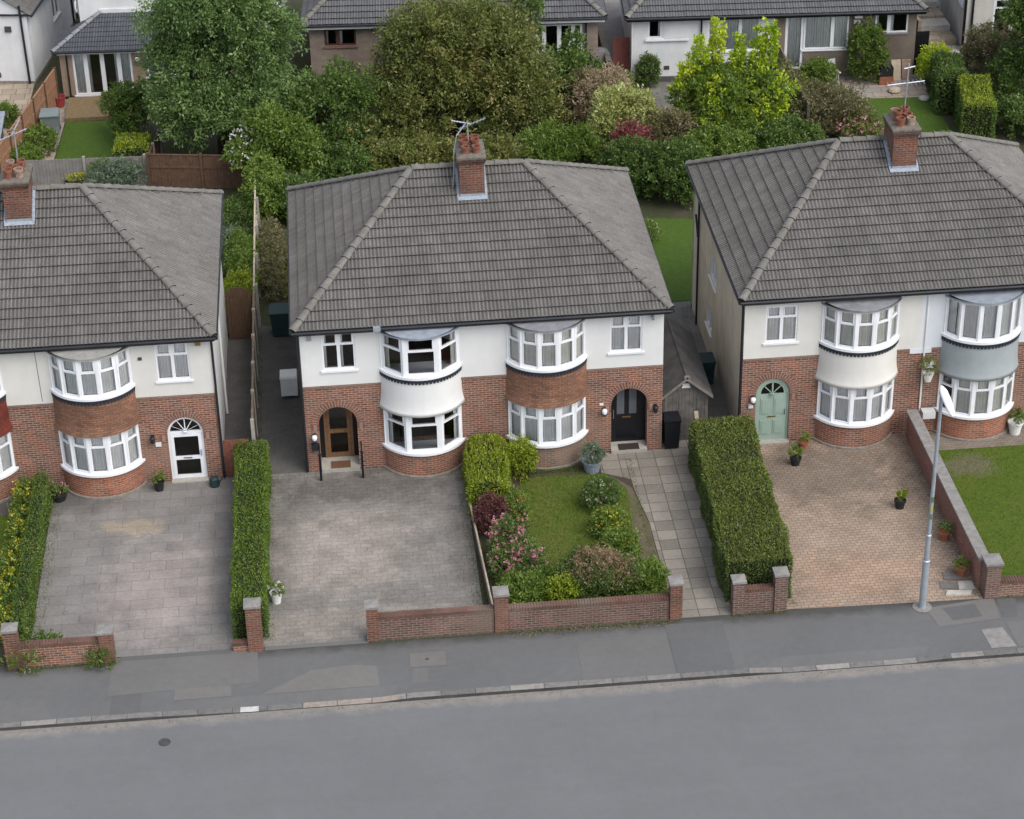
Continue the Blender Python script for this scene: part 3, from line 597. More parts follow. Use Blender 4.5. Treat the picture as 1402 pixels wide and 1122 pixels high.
def hip_roof(house, x0, x1, y0, y1, ze, zr, xl, xr, yr, mat='roof_tile', course=.365, roll=.115, amp=.036, ends=(True, True), back=True, cap='hip_tile', sub=5):
    """hipped roof: eaves rectangle at ze, ridge at zr from xl to xr at y=yr (ends False = gable)"""
    m = MB(); A, B, C, D = (x0, y0, ze), (x1, y0, ze), (x1, y1, ze), (x0, y1, ze); RL, RR = (xl, yr, zr), (xr, yr, zr); h = zr - ze
    vf = Vector((0, yr - y0, h)); tiles(m, A, (1, 0, 0), vf, x1 - x0, vf.length, xl - x0, x1 - xr, course, roll, amp, sub=sub)
    if back: vb = Vector((0, yr - y1, h)); tiles(m, C, (-1, 0, 0), vb, x1 - x0, vb.length, x1 - xr, xl - x0, course, roll, amp, sub=3)
    if ends[0]: vl = Vector((xl - x0, 0, h)); tiles(m, D, (0, -1, 0), vl, y1 - y0, vl.length, y1 - yr, yr - y0, course, roll, amp, sub=sub)
    if ends[1]: vr = Vector((xr - x1, 0, h)); tiles(m, B, (0, 1, 0), vr, y1 - y0, vr.length, yr - y0, y1 - yr, course, roll, amp, sub=sub)
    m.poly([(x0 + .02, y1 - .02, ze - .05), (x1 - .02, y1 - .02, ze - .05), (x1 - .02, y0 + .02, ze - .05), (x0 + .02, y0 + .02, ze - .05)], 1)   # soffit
    roof = m.build('roof', [mat, 'tile_edge_shade'], house)
    for key, a, b in (('hip_tiles', A, RL), ('hip_tiles', B, RR), ('hip_tiles', D, RL), ('hip_tiles', C, RR), ('ridge_tiles', RL, RR)):
        if key == 'hip_tiles' and ((a in (A, D) and not ends[0]) or (a in (B, C) and not ends[1])): continue
        k = MB(); av = Vector(a); bv = Vector(b); up = Vector((0, 0, .035)); hipcap(k, av + up + (bv - av).normalized() * .05, bv + up); k.build(key, [cap, 'tile_edge_shade'], roof, smooth=False)
    return roof
def chimney(house, cx, y0, y1, zb, zt, w=.38, pots=((-.16, .2), (.16, .2), (-.16, .58), (.16, .58), (-.16, .95), (.16, .95)), roof_k=.5625, seed=1):
    rd = random.Random(seed); m = MB(); m.box(cx - w, cx + w, y0, y1, zb - .8, zt - .22, 0, 't'); c = m.build('chimney', 'brick_chimney', house); m = MB(); m.box(cx - w - .03, cx + w + .03, y0 - .03, y1 + .03, zt - .22, zt - .145); m.box(cx - w - .06, cx + w + .06, y0 - .06, y1 + .06, zt - .145, zt - .06)
    m.build('corbel', 'brick_sooty', c)
    k = MB(); k.box(cx - w - .07, cx + w + .07, y0 - .07, y1 + .07, zt - .06, zt, 0, 't'); ym = (y0 + y1) / 2
    a = [(cx - w - .07, y0 - .07, zt), (cx + w + .07, y0 - .07, zt), (cx + w + .07, y1 + .07, zt), (cx - w - .07, y1 + .07, zt)]; b = [(cx - .25, y0 + .1, zt + .07), (cx + .25, y0 + .1, zt + .07), (cx + .25, y1 - .1, zt + .07), (cx - .25, y1 - .1, zt + .07)]
    for i in range(4): k.poly([a[i], a[(i + 1) % 4], b[(i + 1) % 4], b[i]])
    k.poly(b); k.build('mortar_cap', 'mortar_cap', c)
    for i, (px, py) in enumerate(pots):
        p = MB(); h = rd.choice([.24, .27, .30, .35]); r = rd.choice([.115, .122, .13])
        p.lathe((cx + px, y0 + py, zt + .04), [(r * .98, 0), (r * 1.02, .04), (r * .9, h * .75), (r * .9, h - .09), (r * 1.14, h - .08), (r * 1.14, h), (r * .84, h), (r * .74, h - .25), (0, h - .26)], 14)
        p.build('chimney_pot', 'terracotta_pale' if i in (1, 4) and seed % 2 else 'terracotta_pot', c, smooth=False)
    f = MB(); s = Vector((0, 1, roof_k)).normalized(); zf = zb
    def sl(y): return zb + (y - y0) * roof_k + .075
    f.poly([(cx - w - .07, y0 - .13, sl(y0 - .13)), (cx + w + .07, y0 - .13, sl(y0 - .13)), (cx + w + .08, y0 - .006, sl(y0 - .006)), (cx - w - .08, y0 - .006, sl(y0 - .006))])
    f.poly([(cx - w, y0 - .008, zb + .05), (cx + w, y0 - .008, zb + .05), (cx + w, y0 - .008, zb + .15), (cx - w, y0 - .008, zb + .15)])
    for sx in (-1, 1):
        xa, xb = cx + sx * (w + .006), cx + sx * (w + .085); n = 6; ye = min(y1, 4.62 + house.location.y)
        for i in range(n):
            ya, yb = y0 + (ye - y0) * i / n, y0 + (ye - y0) * (i + 1) / n
            f.poly([(xa, ya, sl(ya)), (xb, ya, sl(ya)), (xb, yb, sl(yb)), (xa, yb, sl(yb))][::sx]); f.poly([(xa, ya, sl(ya) - .05), (xa, yb, sl(ya) - .05), (xa, yb, sl(ya) + .17), (xa, ya, sl(ya) + .17)][::sx])
    f.build('flashing', 'flashing', c); return c
brick_mat('brick_sooty', (.12, .055, .042), (.06, .036, .03), (.15, .125, .10), stain=.6, weather=(.07, .06, .05)); brick_mat('brick_chimney', (0.23, 0.0765, 0.0467), (0.102, 0.0425, 0.0314), (0.212, 0.17, 0.136), stain=.6, weather=(0.085, 0.0638, 0.051))
HALF = 1.2
def bay(house, cx, ze, n=5, panel_mat='render_white', curt='full', base='brick_bay', upper_transom=True, roof_mat='lead', low_curts=None, up_curts=None, lab=None):
    ts = None if n == 5 else [-1, -.36, .36, 1]
    m = MB(); ringwall(m, arc(cx, HALF, .74, 20), 0, arc(cx, HALF, .74, 20), .80)
    b = m.build('bay_base', base, house, smooth=False)
    m = MB(); arcslab(m, arc(cx, HALF + .07, .82, 20), -.02, .07); m.build('plinth', 'mortar', b)
    def win(z0, z1, ztr, curts, a, d, tr=True):
        fr, gl, cu = MB(), MB(), MB(); pts = arc(cx, a, d, n, ts)
        for i, (p, q) in enumerate(zip(pts, pts[1:])):
            facet(fr, gl, cu, p, q, z0, z1, ztr,   .075 if n == 5 else .11, .065, curts[i], .085, tr)
        for p in pts: bar(fr, (p[0] - .05, p[1]), (p[0] + .05, p[1]), 0, .10, z0, z1 - .002)
        w = fr.build('bay_window', 'upvc', house); gl.build('pane', 'glass', w)
        if cu.f: cu.build('curtain', random.choice(['curtain', 'curtain', 'curtain_cream']), w)
        return w
    base_c = ['left', 'none', 'right'] if n == 3 else [curt] * n
    w1 = win(.885, 2.29, 1.80, low_curts or base_c, HALF - .06, .70)
    m = MB(); arcslab(m, arc(cx, HALF + .08, .835, 22), .81, .885); m.build('sill', 'upvc', w1)
    m = MB()
    if panel_mat.startswith('tile'):
        k = 16; z0, z1 = 2.22, 3.38
        for i in range(k):
            za, zb = z0 + (z1 - z0) * i / k, z0 + (z1 - z0) * (i + 1) / k; fl = .07 * max(0, 1 - i / 5) ** 1.6
            fu = .07 * max(0, 1 - (i + 1) / 5) ** 1.6; ringwall(m, arc(cx, HALF + .034 + fl, .784 + fl, 20), za, arc(cx, HALF + .02 + fu, .77 + fu, 20), zb + .004)
            ringwall(m, arc(cx, HALF + fl, .75 + fl, 20), za + .001, arc(cx, HALF + .034 + fl, .784 + fl, 20), za)
    else:
        Z = [(2.20, .115), (2.30, .075), (2.45, .045), (2.7, .02), (3.38, .015)]
        for (za, fa), (zb, fb) in zip(Z, Z[1:]): ringwall(m, arc(cx, HALF + fa, .755 + fa, 24), za, arc(cx, HALF + fb, .755 + fb, 24), zb)
        ringwall(m, arc(cx, HALF, .70, 24), 2.24, arc(cx, HALF + .115, .755 + .115, 24), 2.20)
    pnl = m.build('bay_panel', panel_mat, house, smooth=not panel_mat.startswith('tile'))
    m = MB(); P = arc(cx, HALF + .045, .80, 84)
    for i in range(84):
        if i % 3 == 2: ringwall(m, P[i:i + 2], 3.345, P[i:i + 2], 3.448)
        else: ringwall(m, P[i:i + 2], 3.295, P[i:i + 2], 3.448)
    m.build('scalloped_trim', 'scallop_black', pnl)
    w2 = win(3.53, 4.80, 4.36, up_curts or base_c, HALF - .06, .70, upper_transom)
    m = MB(); arcslab(m, arc(cx, HALF + .06, .82, 22), 3.45, 3.53); m.build('sill', 'upvc', w2)
    m = MB(); p = arc(cx, HALF + .05, .80, 22); ringwall(m, p, 4.80, p, 4.86); q = [(x, min(y, -.02)) for x, y in p]
    m.poly([(x, y, 4.86 + .1 * (1 + y / .8)) for x, y in p]); m.poly([(x, y, 4.80) for x, y in p[::-1]]); m.build('bay_roof', roof_mat, house)
def door_glass(house, cx, y, w, h, kind):
    """front doors; w half width of opening"""
    m = MB(); g = MB()
    if kind == 'white':
        zs, rise = 1.66, .56; c = arch_curve(cx, w, zs, rise); ci = arch_curve(cx, w - .07, zs, rise - .07)
        for (a, b, e, f) in zip(c, c[1:], ci[1:], ci):
            m.poly([(f[0], y, f[1]), (e[0], y, e[1]), (b[0], y, b[1]), (a[0], y, a[1])]); m.poly([(f[0], y, f[1]), (f[0], y + .07, f[1]), (e[0], y + .07, e[1]), (e[0], y, e[1])])
        for s in (-1, 1): m.box(min(cx + s * w, cx + s * (w - .07)), max(cx + s * w, cx + s * (w - .07)), y, y + .07, .03, zs)
        m.box(cx - w + .07, cx + w - .07, y, y + .07, zs - .03, zs + .06)
        for k in (-2, -1, 0, 1, 2):
            a = k * PI / 6; m.poly([(cx + math.sin(a) * .0 - .015, y + .01, zs + .05), (cx + .015, y + .01, zs + .05), (cx + math.sin(a) * (w - .1) + .015, y + .01, zs + math.cos(a) * (rise - .08)), (cx + math.sin(a) * (w - .1) - .015, y + .01, zs + math.cos(a) * (rise - .08))])
        m.lathe((cx, y + .01, zs + .06), [(0, 0), (.1, 0), (.1, .02)], 10)
        fr = m.build('door_frame', 'upvc', house); g.poly([(cx - w + .06, y + .04, zs), (cx + w - .06, y + .04, zs)] + [(a, y + .04, z) for a, z in ci[::-1]]); g.build('fanlight', 'glass', fr)
        d = MB(); x0, x1 = cx - w + .075, cx + w - .075
        for a, b, z0, z1 in ((x0, x0 + .1, .06, 1.62), (x1 - .1, x1, .06, 1.62), (x0 + .1, x1 - .1, .06, .18), (x0 + .1, x1 - .1, .72, .84), (x0 + .1, x1 - .1, 1.53, 1.62)): d.box(a, b, y - .012, y + .05, z0, z1)
        dd = d.build('front_door', 'upvc', house); g = MB(); g.poly([(x0 + .1, y + .02, .18), (x1 - .1, y + .02, .18), (x1 - .1, y + .02, 1.53), (x0 + .1, y + .02, 1.53)]); g.build('pane', 'glass', dd)
        k = MB(); k.box(cx - .13, cx + .13, y - .02, y - .013, .76, .80); k.build('letterbox', 'brass', dd); k = MB(); k.box(x1 - .06, x1 - .03, y - .05, y - .013, .85, 1.05); k.build('handle', 'aluminium', dd)
    elif kind == 'timber':
        x0, x1, zt = cx - w + .14, cx + w - .14, 2.15
        fr = MB()
        for a, b, z0, z1 in ((x0, x0 + .08, .12, zt), (x1 - .08, x1, .12, zt), (x0 + .08, x1 - .08, zt - .08, zt)): fr.box(a, b, y, y + .09, z0, z1)
        f = fr.build('door_frame', 'timber_door', house); d = MB(); a, b = x0 + .085, x1 - .085
        for p, q, z0, z1 in ((a, a + .09, .14, 2.06), (b - .09, b, .14, 2.06), (a + .09, b - .09, .14, .3), (a + .09, b - .09, 1.0, 1.14), (a + .09, b - .09, 1.98, 2.06)): d.box(p, q, y + .02, y + .07, z0, z1)
        dd = d.build('front_door', 'timber_door', house); g = MB(); g.poly([(a + .09, y + .045, .3), (b - .09, y + .045, .3), (b - .09, y + .045, 1.98), (a + .09, y + .045, 1.98)]); g.build('pane', 'glass', dd)
        k = MB(); k.box(cx - .14, cx + .14, y + .008, y + .019, 1.04, 1.10); k.build('letterbox', 'brass', dd)
        wd = MB(); wd.box(cx - w - .02, x0 - .002, y + .03, y + .05, .1, 2.2); wd.box(x1 + .002, cx + w + .02, y + .03, y + .05, .1, 2.2); wd.build('porch_screen', 'black_paint', house)
    elif kind == 'black':
        x0, x1, zt = cx - w + .04, cx + w - .13, 2.16
        d = MB(); d.box(x0, x1, y, y + .06, .12, zt)
        for a, b, z0, z1 in ((cx - .33, cx - .1, .3, .75), (cx + .05, cx + .28, .3, .75)): d.box(a, b, y - .012, y - .002, z0, z1)
        dd = d.build('front_door', 'black_paint', house); g = MB()
        for a, b in ((cx - .33, cx - .1), (cx + .05, cx + .28)): g.box(a, b, y - .014, y - .004, 1.12, 2.0)
        g.build('pane', 'pane_grey', dd); k = MB(); k.box(cx - .17, cx + .11, y - .016, y - .003, .98, 1.03); k.build('letterbox', 'brass', dd); k = MB(); k.tube([(x0 + .08, y - .05, 1.0), (x0 + .08, y - .05, 1.3)], .012, 6); k.build('handle', 'aluminium', dd)
        s = MB(); s.box(x1, cx + w + .01, y, y + .05, .1, 2.2); s.box(cx - w - .01, x0, y, y + .05, .1, 2.2); s.build('side_panel', 'black_paint', house)
    elif kind == 'sage':
        zs, rise = 1.70, .54; c = arch_curve(cx, w, zs, rise); ci = arch_curve(cx, w - .09, zs, rise - .09)
        for (a, b, e, f) in zip(c, c[1:], ci[1:], ci):
            m.poly([(f[0], y, f[1]), (e[0], y, e[1]), (b[0], y, b[1]), (a[0], y, a[1])]); m.poly([(f[0], y, f[1]), (f[0], y + .07, f[1]), (e[0], y + .07, e[1]), (e[0], y, e[1])])
        for s in (-1, 1): m.box(min(cx + s * w, cx + s * (w - .06)), max(cx + s * w, cx + s * (w - .06)), y, y + .07, .03, zs)
        fr = m.build('door_frame', 'sage', house); d = MB(); hw = w - .065
        pl = [(cx - hw, .05), (cx + hw, .05), (cx + hw, 1.70)]; fan = arch_curve(cx, .36, 1.70, .38, 12)
        d.box(cx - hw, cx + hw, y + .02, y + .06, .05, 1.705)
        ou = arch_curve(cx, hw, 1.705, .45, 12)
        for (a, b, e, f) in zip(ou, ou[1:], fan[1:], fan): d.poly([(f[0], y + .02, f[1] + .01), (e[0], y + .02, e[1] + .01), (b[0], y + .02, b[1]), (a[0], y + .02, a[1])])
        for a, b, z0, z1 in ((-.36, -.05, .25, .78), (.05, .36, .25, .78), (-.36, -.05, .98, 1.56), (.05, .36, .98, 1.56)):
            d.box(cx + a, cx + b, y + .004, y + .018, z0, z1); d.box(cx + a + .05, cx + b - .05, y - .008, y + .003, z0 + .05, z1 - .05)
        for k in range(1, 4):
            a = PI * k / 4; d.poly([(cx - .02, y + .012, 1.71), (cx + .02, y + .012, 1.71), (cx - math.cos(a) * .36 + .025, y + .012, 1.71 + math.sin(a) * .37), (cx - math.cos(a) * .36 - .025, y + .012, 1.71 + math.sin(a) * .37)])
        d.lathe((cx, y + .015, 1.72), [(0, 0), (.12, 0), (.12, .03)], 10)
        dd = d.build('front_door', 'sage', house); g = MB(); g.poly([(a, y + .025, z) for a, z in fan[::-1]]); g.build('fanlight', 'glass_dark', dd)
        k = MB(); k.box(cx - .13, cx + .13, y + .008, y + .018, .86, .90); k.build('letterbox', 'brass', dd); k = MB(); k.tube([(cx + hw - .07, y - .03, .95), (cx + hw - .07, y - .03, 1.15)], .012, 6); k.build('handle', 'black_plastic', dd)
glass('glass_dark', (.25, .28, .28)); plain('pane_grey', (.11, .12, .13), .12, .2, bump=0)
W_, D_, INS, ZB = 10.92, 9.32, 3.72, 3.03
def semi(x0, label, ze, left, right, chim_dx, side_l, side_r, seed, roof_y=4.66):
    """a pair of semi-detached houses. left / right: dict(wall, bay, door) for each half"""
    h = thing('semi_detached_house', label, 'house', (x0 + W_ / 2, 0, 0)); X0, X1, XP = x0, x0 + W_, x0 + W_ / 2
    wall = MB()
    for half, s in ((left, 1), (right, -1)):
        e = X0 if s > 0 else X1; lo, hi = (X0, XP) if s > 0 else (XP, X1); fx = lambda d: e + s * d; rx = lambda a, b: (min(fx(a), fx(b)), max(fx(a), fx(b)))
        bc = fx(3.56); dcx = fx(half.get('dx', .98)); dw, zs, rise = half['arch']
        bl = (bc - 1.08, bc + 1.08); dh = (dcx - dw, dcx + dw)
        panel(wall, lo, hi, 0, ZB - .075, 0, .26, [(*bl, .88, 2.28), (*dh, 0, zs + rise + .02)])
        arch_fill(wall, dcx, dw, zs, rise, 0, .26); vs = MB(); voussoirs(vs, dcx, dw, zs, rise, 0); vs.build('door_arch', 'brick_voussoir', h)
        rw = MB(); w0, w1 = rx(.65, 1.63); panel(rw, lo, hi, ZB, ze - .04, -.018, .27, [(*bl, 3.5, 4.79), (w0, w1, 3.55, 4.81)])
        rw.poly([(lo, -.018, ZB), (hi, -.018, ZB), (hi, .0, ZB), (lo, 0, ZB)][::-1]); rw.build('render_wall', half['render'], h)
        window(h, w0, w1, 3.55, 4.81, -.018, 2, 4.42, half['wcurt'], sill='upvc' if half['render'] != 'render_dusty' else 'upvc_old', cmat='curtain' if half['wcurt'] == 'full' else 'curtain_grey')
        bay(h, bc, ze, **half['bay'])
        door_glass(h, dcx, half['dy'], dw, 2.2, half['door'])
        st = MB(); st.box(dcx - dw - (.02 if half['dy'] < .1 else 0), dcx + dw + (.02 if half['dy'] < .1 else 0), -.16 if half['dy'] < .1 else -.12, half['dy'] + .1, 0, half.get('step', .05)); st.build('doorstep', 'step_stone', h)
        if half['dy'] > .1:    # porch reveal
            r = MB(); r.poly([(dcx - dw - .01, .26, .1), (dcx - dw - .01, .9, .1), (dcx - dw - .01, .9, 2.4), (dcx - dw - .01, .26, 2.4)]); r.poly([(dcx + dw + .01, .26, .1), (dcx + dw + .01, .26, 2.4), (dcx + dw + .01, .9, 2.4), (dcx + dw + .01, .9, .1)]); r.build('porch_reveal', 'brick_red', h)
    wall.build('brick_wall', 'brick_red', h)
    so = MB()
    for lo, hi in ((X0 - .004, XP - 0), (XP, X1 + .004)): so.box(lo, hi, -.028, .26, ZB - .075, ZB - .001)
    so.build('soldier_course', 'brick_soldier', h)
    for key, x, sx, mt in (('l', X0, -1, side_l), ('r', X1, 1, side_r)):
        m = MB(); a, b = (x + .0, x + .26) if sx < 0 else (x - .26, x)
        m.xf = (lambda p, xx=a if sx < 0 else b: Vector((xx if p.y < .1 else xx + (.26 if sx < 0 else -.26), p.x, p.z)))
        holes = [(4.75, 5.9, 2.9, 3.78), (5.3, 6.3, .95, 1.75)] if sx < 0 and x0 > 5 else [(4.75, 5.9, 3.4, 4.4)]
        panel(m, .27, D_ - .27, 0, ze - .04, 0, .26, holes); m.xf = None
        m.build('side_wall', mt, h)
        for (wa, wb, za, zb) in holes:
            xf = (lambda p, xx=x, sg=sx: Vector((xx - sg * p.y, p.x, p.z)))
            window(h, wa, wb, za, zb, 0, 2, None, 'full', xf=xf)
        ed = MB(); ed.box(x - .003 if sx < 0 else x - .262, x + .262 if sx < 0 else x + .003, .262, .27, 0, ze - .04); ed.build('wall_edge', mt, h)
    bk = MB(); panel(bk, X0, X1, 0, ze - .04, D_ - .27, .26); bk.build('rear_wall', side_r, h)
    fl = MB(); fl.box(X0 + .27, X1 - .27, .3, D_ - .3, 2.6, 2.75); fl.box(XP - .1, XP + .1, .3, D_ - .3, .0, 2.6); fl.box(XP - .1, XP + .1, .3, D_ - .3, 2.75, ze - .06); fl.box(X0 + .27, XP - .1, 3.2, 3.3, 0, 2.6); fl.box(XP + .1, X1 - .27, 3.2, 3.3, 0, 2.6); fl.box(X0 + .27, XP - .1, 3.2, 3.3, 2.75, ze - .06); fl.box(XP + .1, X1 - .27, 3.2, 3.3, 2.75, ze - .06); fl.build('interior_walls', 'interior', h)
    ox, of = .18, .3
    hip_roof(h, X0 - ox, X1 + ox, -of, D_ + of, ze - .05, ze + 2.735, X0 + INS, X1 - INS, roof_y)
    g = MB()
    g.tube([(X0 - ox - .03, -of - .045, ze - .075), (X1 + ox + .03, -of - .045, ze - .075)], .055, 8); g.tube([(X0 - ox - .045, -of - .04, ze - .075), (X0 - ox - .045, D_ + of, ze - .075)], .05, 8); g.tube([(X1 + ox + .045, -of - .04, ze - .075), (X1 + ox + .045, D_ + of, ze - .075)], .05, 8)
    g.box(X0 - ox + .02, X1 + ox - .02, -of + .005, -of + .025, ze - .19, ze - .06); g.build('gutter', 'black_plastic', h)
    chimney(h, XP + chim_dx, 3.58, 4.8, ze - .05 + (3.58 + .3) * .5625 + .02, ze + 3.52, seed=seed)
    return h
def pipe(house, pts, mat='black_plastic', r=.038, name='downpipe'):
    m = MB(); m.tube(pts, r, 8); m.build(name, mat, house)
def wall_lamp(house, x, z, y=0, big=1, mat='lamp_white', holder='black_plastic'):
    m = MB(); m.box(x - .05, x + .05, y - .03, y - .001, z - .12, z + .1); m.tube([(x, y - .03, z + .04), (x, y - .14, z + .06)], .018, 6); m.lathe((x, y - .14, z - .14), [(0, 0), (.05, .01), (.075, .06), (.05, .075)], 10)
    l = m.build('wall_lamp', holder, house); g = MB(); g.lathe((x, y - .14, z - .06), [(.06, 0), (.085, .08), (.07, .15), (0, .17)], 12); g.build('lamp_shade', mat, l, smooth=True)
def boxpart(house, name, mat, x0, x1, y0, y1, z0, z1):
    m = MB(); m.box(x0, x1, y0, y1, z0, z1); return m.build(name, mat, house)
#==PART3==
# ------------------------------------------------------------------ ground
m = MB(); m.poly([(-250, -250, -.13), (250, -250, -.13), (250, 400, -.13), (-250, 400, -.13)]); struct(m, 'ground', 'rough_ground')
m = MB(); m.poly([(-120, -40, -.10), (120, -40, -.10), (120, -11.5, -.10), (-120, -11.5, -.10)]); struct(m, 'road', 'road')
m = MB(); m.poly([(-120, -8.83, -.004), (120, -8.83, -.004), (120, 60, -.004), (-120, 60, -.004)]); struct(m, 'garden_ground', 'rough_ground')
def kz(x):   # kerb upstand, dropped at the driveway crossings
    def ramp(a, b, v0, v1): t = min(1, max(0, (x - a) / (b - a))); return v0 + (v1 - v0) * t
    if x < -4.5: return .0
    if x < -1.9: return ramp(-4.5, -1.9, 0, -.065)
    if x < 1.6: return -.07
    if x < 2.5: return ramp(1.6, 2.5, -.07, 0)
    if x < 11.6: return 0
    if x < 12.6: return ramp(11.6, 12.6, 0, -.07)
    if x < 15.9: return -.07
    if x < 16.8: return ramp(15.9, 16.8, -.07, 0)
    return 0
m = MB(); xs = [-120, -40] + [-20 + .305 * k for k in range(160)] + [60, 120]
for a, b in zip(xs, xs[1:]):
    za, zb = kz(a) + .003, kz(b) + .003
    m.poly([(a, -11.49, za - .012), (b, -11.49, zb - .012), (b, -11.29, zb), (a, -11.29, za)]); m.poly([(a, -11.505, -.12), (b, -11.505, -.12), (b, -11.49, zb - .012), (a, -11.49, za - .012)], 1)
struct(m, 'kerb', ['kerb', 'kerb_face_shade']); m = MB(); m.poly([(-120, -10.9, 0), (120, -10.9, 0), (120, -8.83, 0), (-120, -8.83, 0)])
for a, b in zip(xs, xs[1:]): m.poly([(a, -11.29, kz(a)), (b, -11.29, kz(b)), (b, -10.9, 0), (a, -10.9, 0)])
struct(m, 'pavement', 'pavement')
def sheet(name, poly, z, mat):
    m = MB(); a = sum(poly[i][0] * poly[(i + 1) % len(poly)][1] - poly[(i + 1) % len(poly)][0] * poly[i][1] for i in range(len(poly)))
    m.poly([(x, y, z) for x, y in (poly if a > 0 else poly[::-1])]); return struct(m, name, mat)
def rect(a, b, c, d): return [(a, c), (b, c), (b, d), (a, d)]
sheet('pavement_patch', [(-5.5, -10.5), (-5.45, -8.84), (-1.55, -8.84), (-1.5, -10.35), (-2.2, -10.38)], .006, 'pave_a')
sheet('pavement_patch', [(-3.75, -10.88), (-3.72, -10.42), (-2.25, -10.39), (-2.22, -10.88)], .007, 'pave_b'); sheet('pavement_patch', [(-5.4, -11.3), (-5.38, -10.52), (-4.6, -10.48), (-4.6, -11.25)], .006, 'pave_c')
sheet('pavement_patch', [(-1.45, -10.9), (-.1, -10.0), (1.0, -9.9), (1.65, -10.0), (1.7, -10.88)], .006, 'pave_b'); sheet('pavement_patch', [(2.55, -10.88), (2.6, -10.25), (3.0, -10.25), (3.0, -10.88)], .006, 'pave_a')
sheet('pavement_patch', rect(2.55, 3.52, -10.2, -9.58), .009, 'pave_b'); sheet('pavement_patch', rect(7.1, 9.6, -11.3, -9.5), .005, 'pave_d'); sheet('pavement_patch', rect(9.62, 11.2, -11.3, -9.1), .007, 'pave_c')
sheet('pavement_patch', [(16.9, -9.2), (18.9, -8.9), (18.8, -9.9), (17.05, -10.1)], .006, 'pave_b'); sheet('pavement_patch', [(17.35, -9.25), (18.3, -9.15), (18.35, -9.75), (17.5, -9.85)], .009, 'pave_c')
sheet('pavement_patch', [(18.95, -9.0), (19.5, -8.95), (19.3, -9.9), (18.9, -9.85)], .006, 'pave_c'); sheet('pavement_patch', [(18.2, -11.2), (18.15, -10.35), (18.75, -10.3), (18.9, -11.2)], .007, 'coping'); sheet('pavement_patch', [(18.95, -11.2), (18.9, -10.1), (22, -9.9), (22, -11.2)], .006, 'pave_a')
sheet('pavement_patch', [(-14, -11.3), (-14, -10.2), (-9, -10.2), (-7.2, -10.4), (-6.9, -11.3)], .006, 'pave_d')
for a, b in ((-5.25, -2.25), (-1.35, 1.45)): sheet('threshold_strip', rect(a, b, -8.98, -8.80), .012, 'pave_c' if a < -3 else 'pave_a')
sheet('driveway', rect(-7.75, -1.7, -8.80, .0), .008, 'drive_slab'); sheet('driveway', [(-1.7, -8.80), (4.72, -8.80), (4.72, 0), (-1.7, 0)], .009, 'drive_cobble')
sheet('driveway', [(13.0, -8.80), (18.6, -8.95), (18.6, 0), (13.0, 0)], .008, 'drive_block')
sheet('paved_strip', rect(18.95, 24.4, -1.15, 0), .008, 'terrace_block')
sheet('side_passage', rect(-2.62, -1.62, 0, 9.0), .006, 'passage'); sheet('side_passage', rect(-1.62, 0, 0, 9.6), .007, 'passage'); sheet('side_passage', rect(10.92, 13.38, 1.2, 9.55), .006, 'patio_grey')
sheet('flower_bed', rect(4.75, 9.85, -8.55, 0), .002, 'soil_bed')
LAWN_C = [(6.35, -1.1), (9.0, -1.2), (9.55, -2.2), (9.45, -4.0), (9.0, -6.2), (8.0, -6.5), (6.6, -6.4), (6.3, -5), (6.35, -3)]
sheet('lawn', LAWN_C, .009, 'lawn_front'); sheet('worn_grass', [(9.0, -6.2), (9.45, -4.0), (9.55, -2.2), (9.1, -1.25), (9.7, -2.1), (9.93, -4.1), (9.92, -6.6), (9.3, -6.6)], .007, 'worn')
PATH = [(9.72, -.0), (9.75, -2.1), (9.95, -4.1), (9.95, -8.85), (11.55, -8.85), (11.75, .0), (12.0, 1.2), (10.95, 1.2), (10.95, 0)]
sheet('garden_path', PATH, .010, 'path_slab'); sheet('garden_path', [(8.9, -1.15), (9.72, -1.6), (9.72, 0), (8.9, 0)], .009, 'path_slab')
LAWN_R = [(19.0, -8.6), (24.5, -8.6), (24.5, -1.15), (19.0, -1.15)]
sheet('lawn', LAWN_R, .009, 'lawn_green'); LAWN_L = [(-14, -8.6), (-8.85, -8.6), (-8.85, -1.3), (-14, -1.3)]; sheet('lawn', LAWN_L, .009, 'lawn_green'); sheet('paved_strip', rect(-14, -8.3, -1.3, 0), .010, 'passage')
for i, q in enumerate([[(17.55, -8.35), (18.0, -8.45), (18.05, -8.15), (17.6, -8.05)], [(18.05, -8.45), (18.5, -8.5), (18.5, -8.1), (18.1, -8.1)], [(17.75, -7.95), (18.3, -8.0), (18.2, -7.65), (17.8, -7.6)], [(17.6, -8.7), (18.3, -8.75), (18.4, -8.55), (17.7, -8.5)]]):
    m = MB(); m.prism(q, .0, .035 + .006 * i); struct(m, 'paving_slab', 'slab_pale' if i % 2 else 'patio_grey')
blades('lawn_grass', LAWN_C, 9000, .05); blades('lawn_grass', LAWN_R, 12000, .045); blades('lawn_grass', LAWN_L, 3000, .045)
blades('verge_weeds', rect(4.75, 9.9, -8.5, -6.3), 6000, .09); blades('verge_weeds', rect(6.2, 8.6, -1.0, -.75), 900, .08)
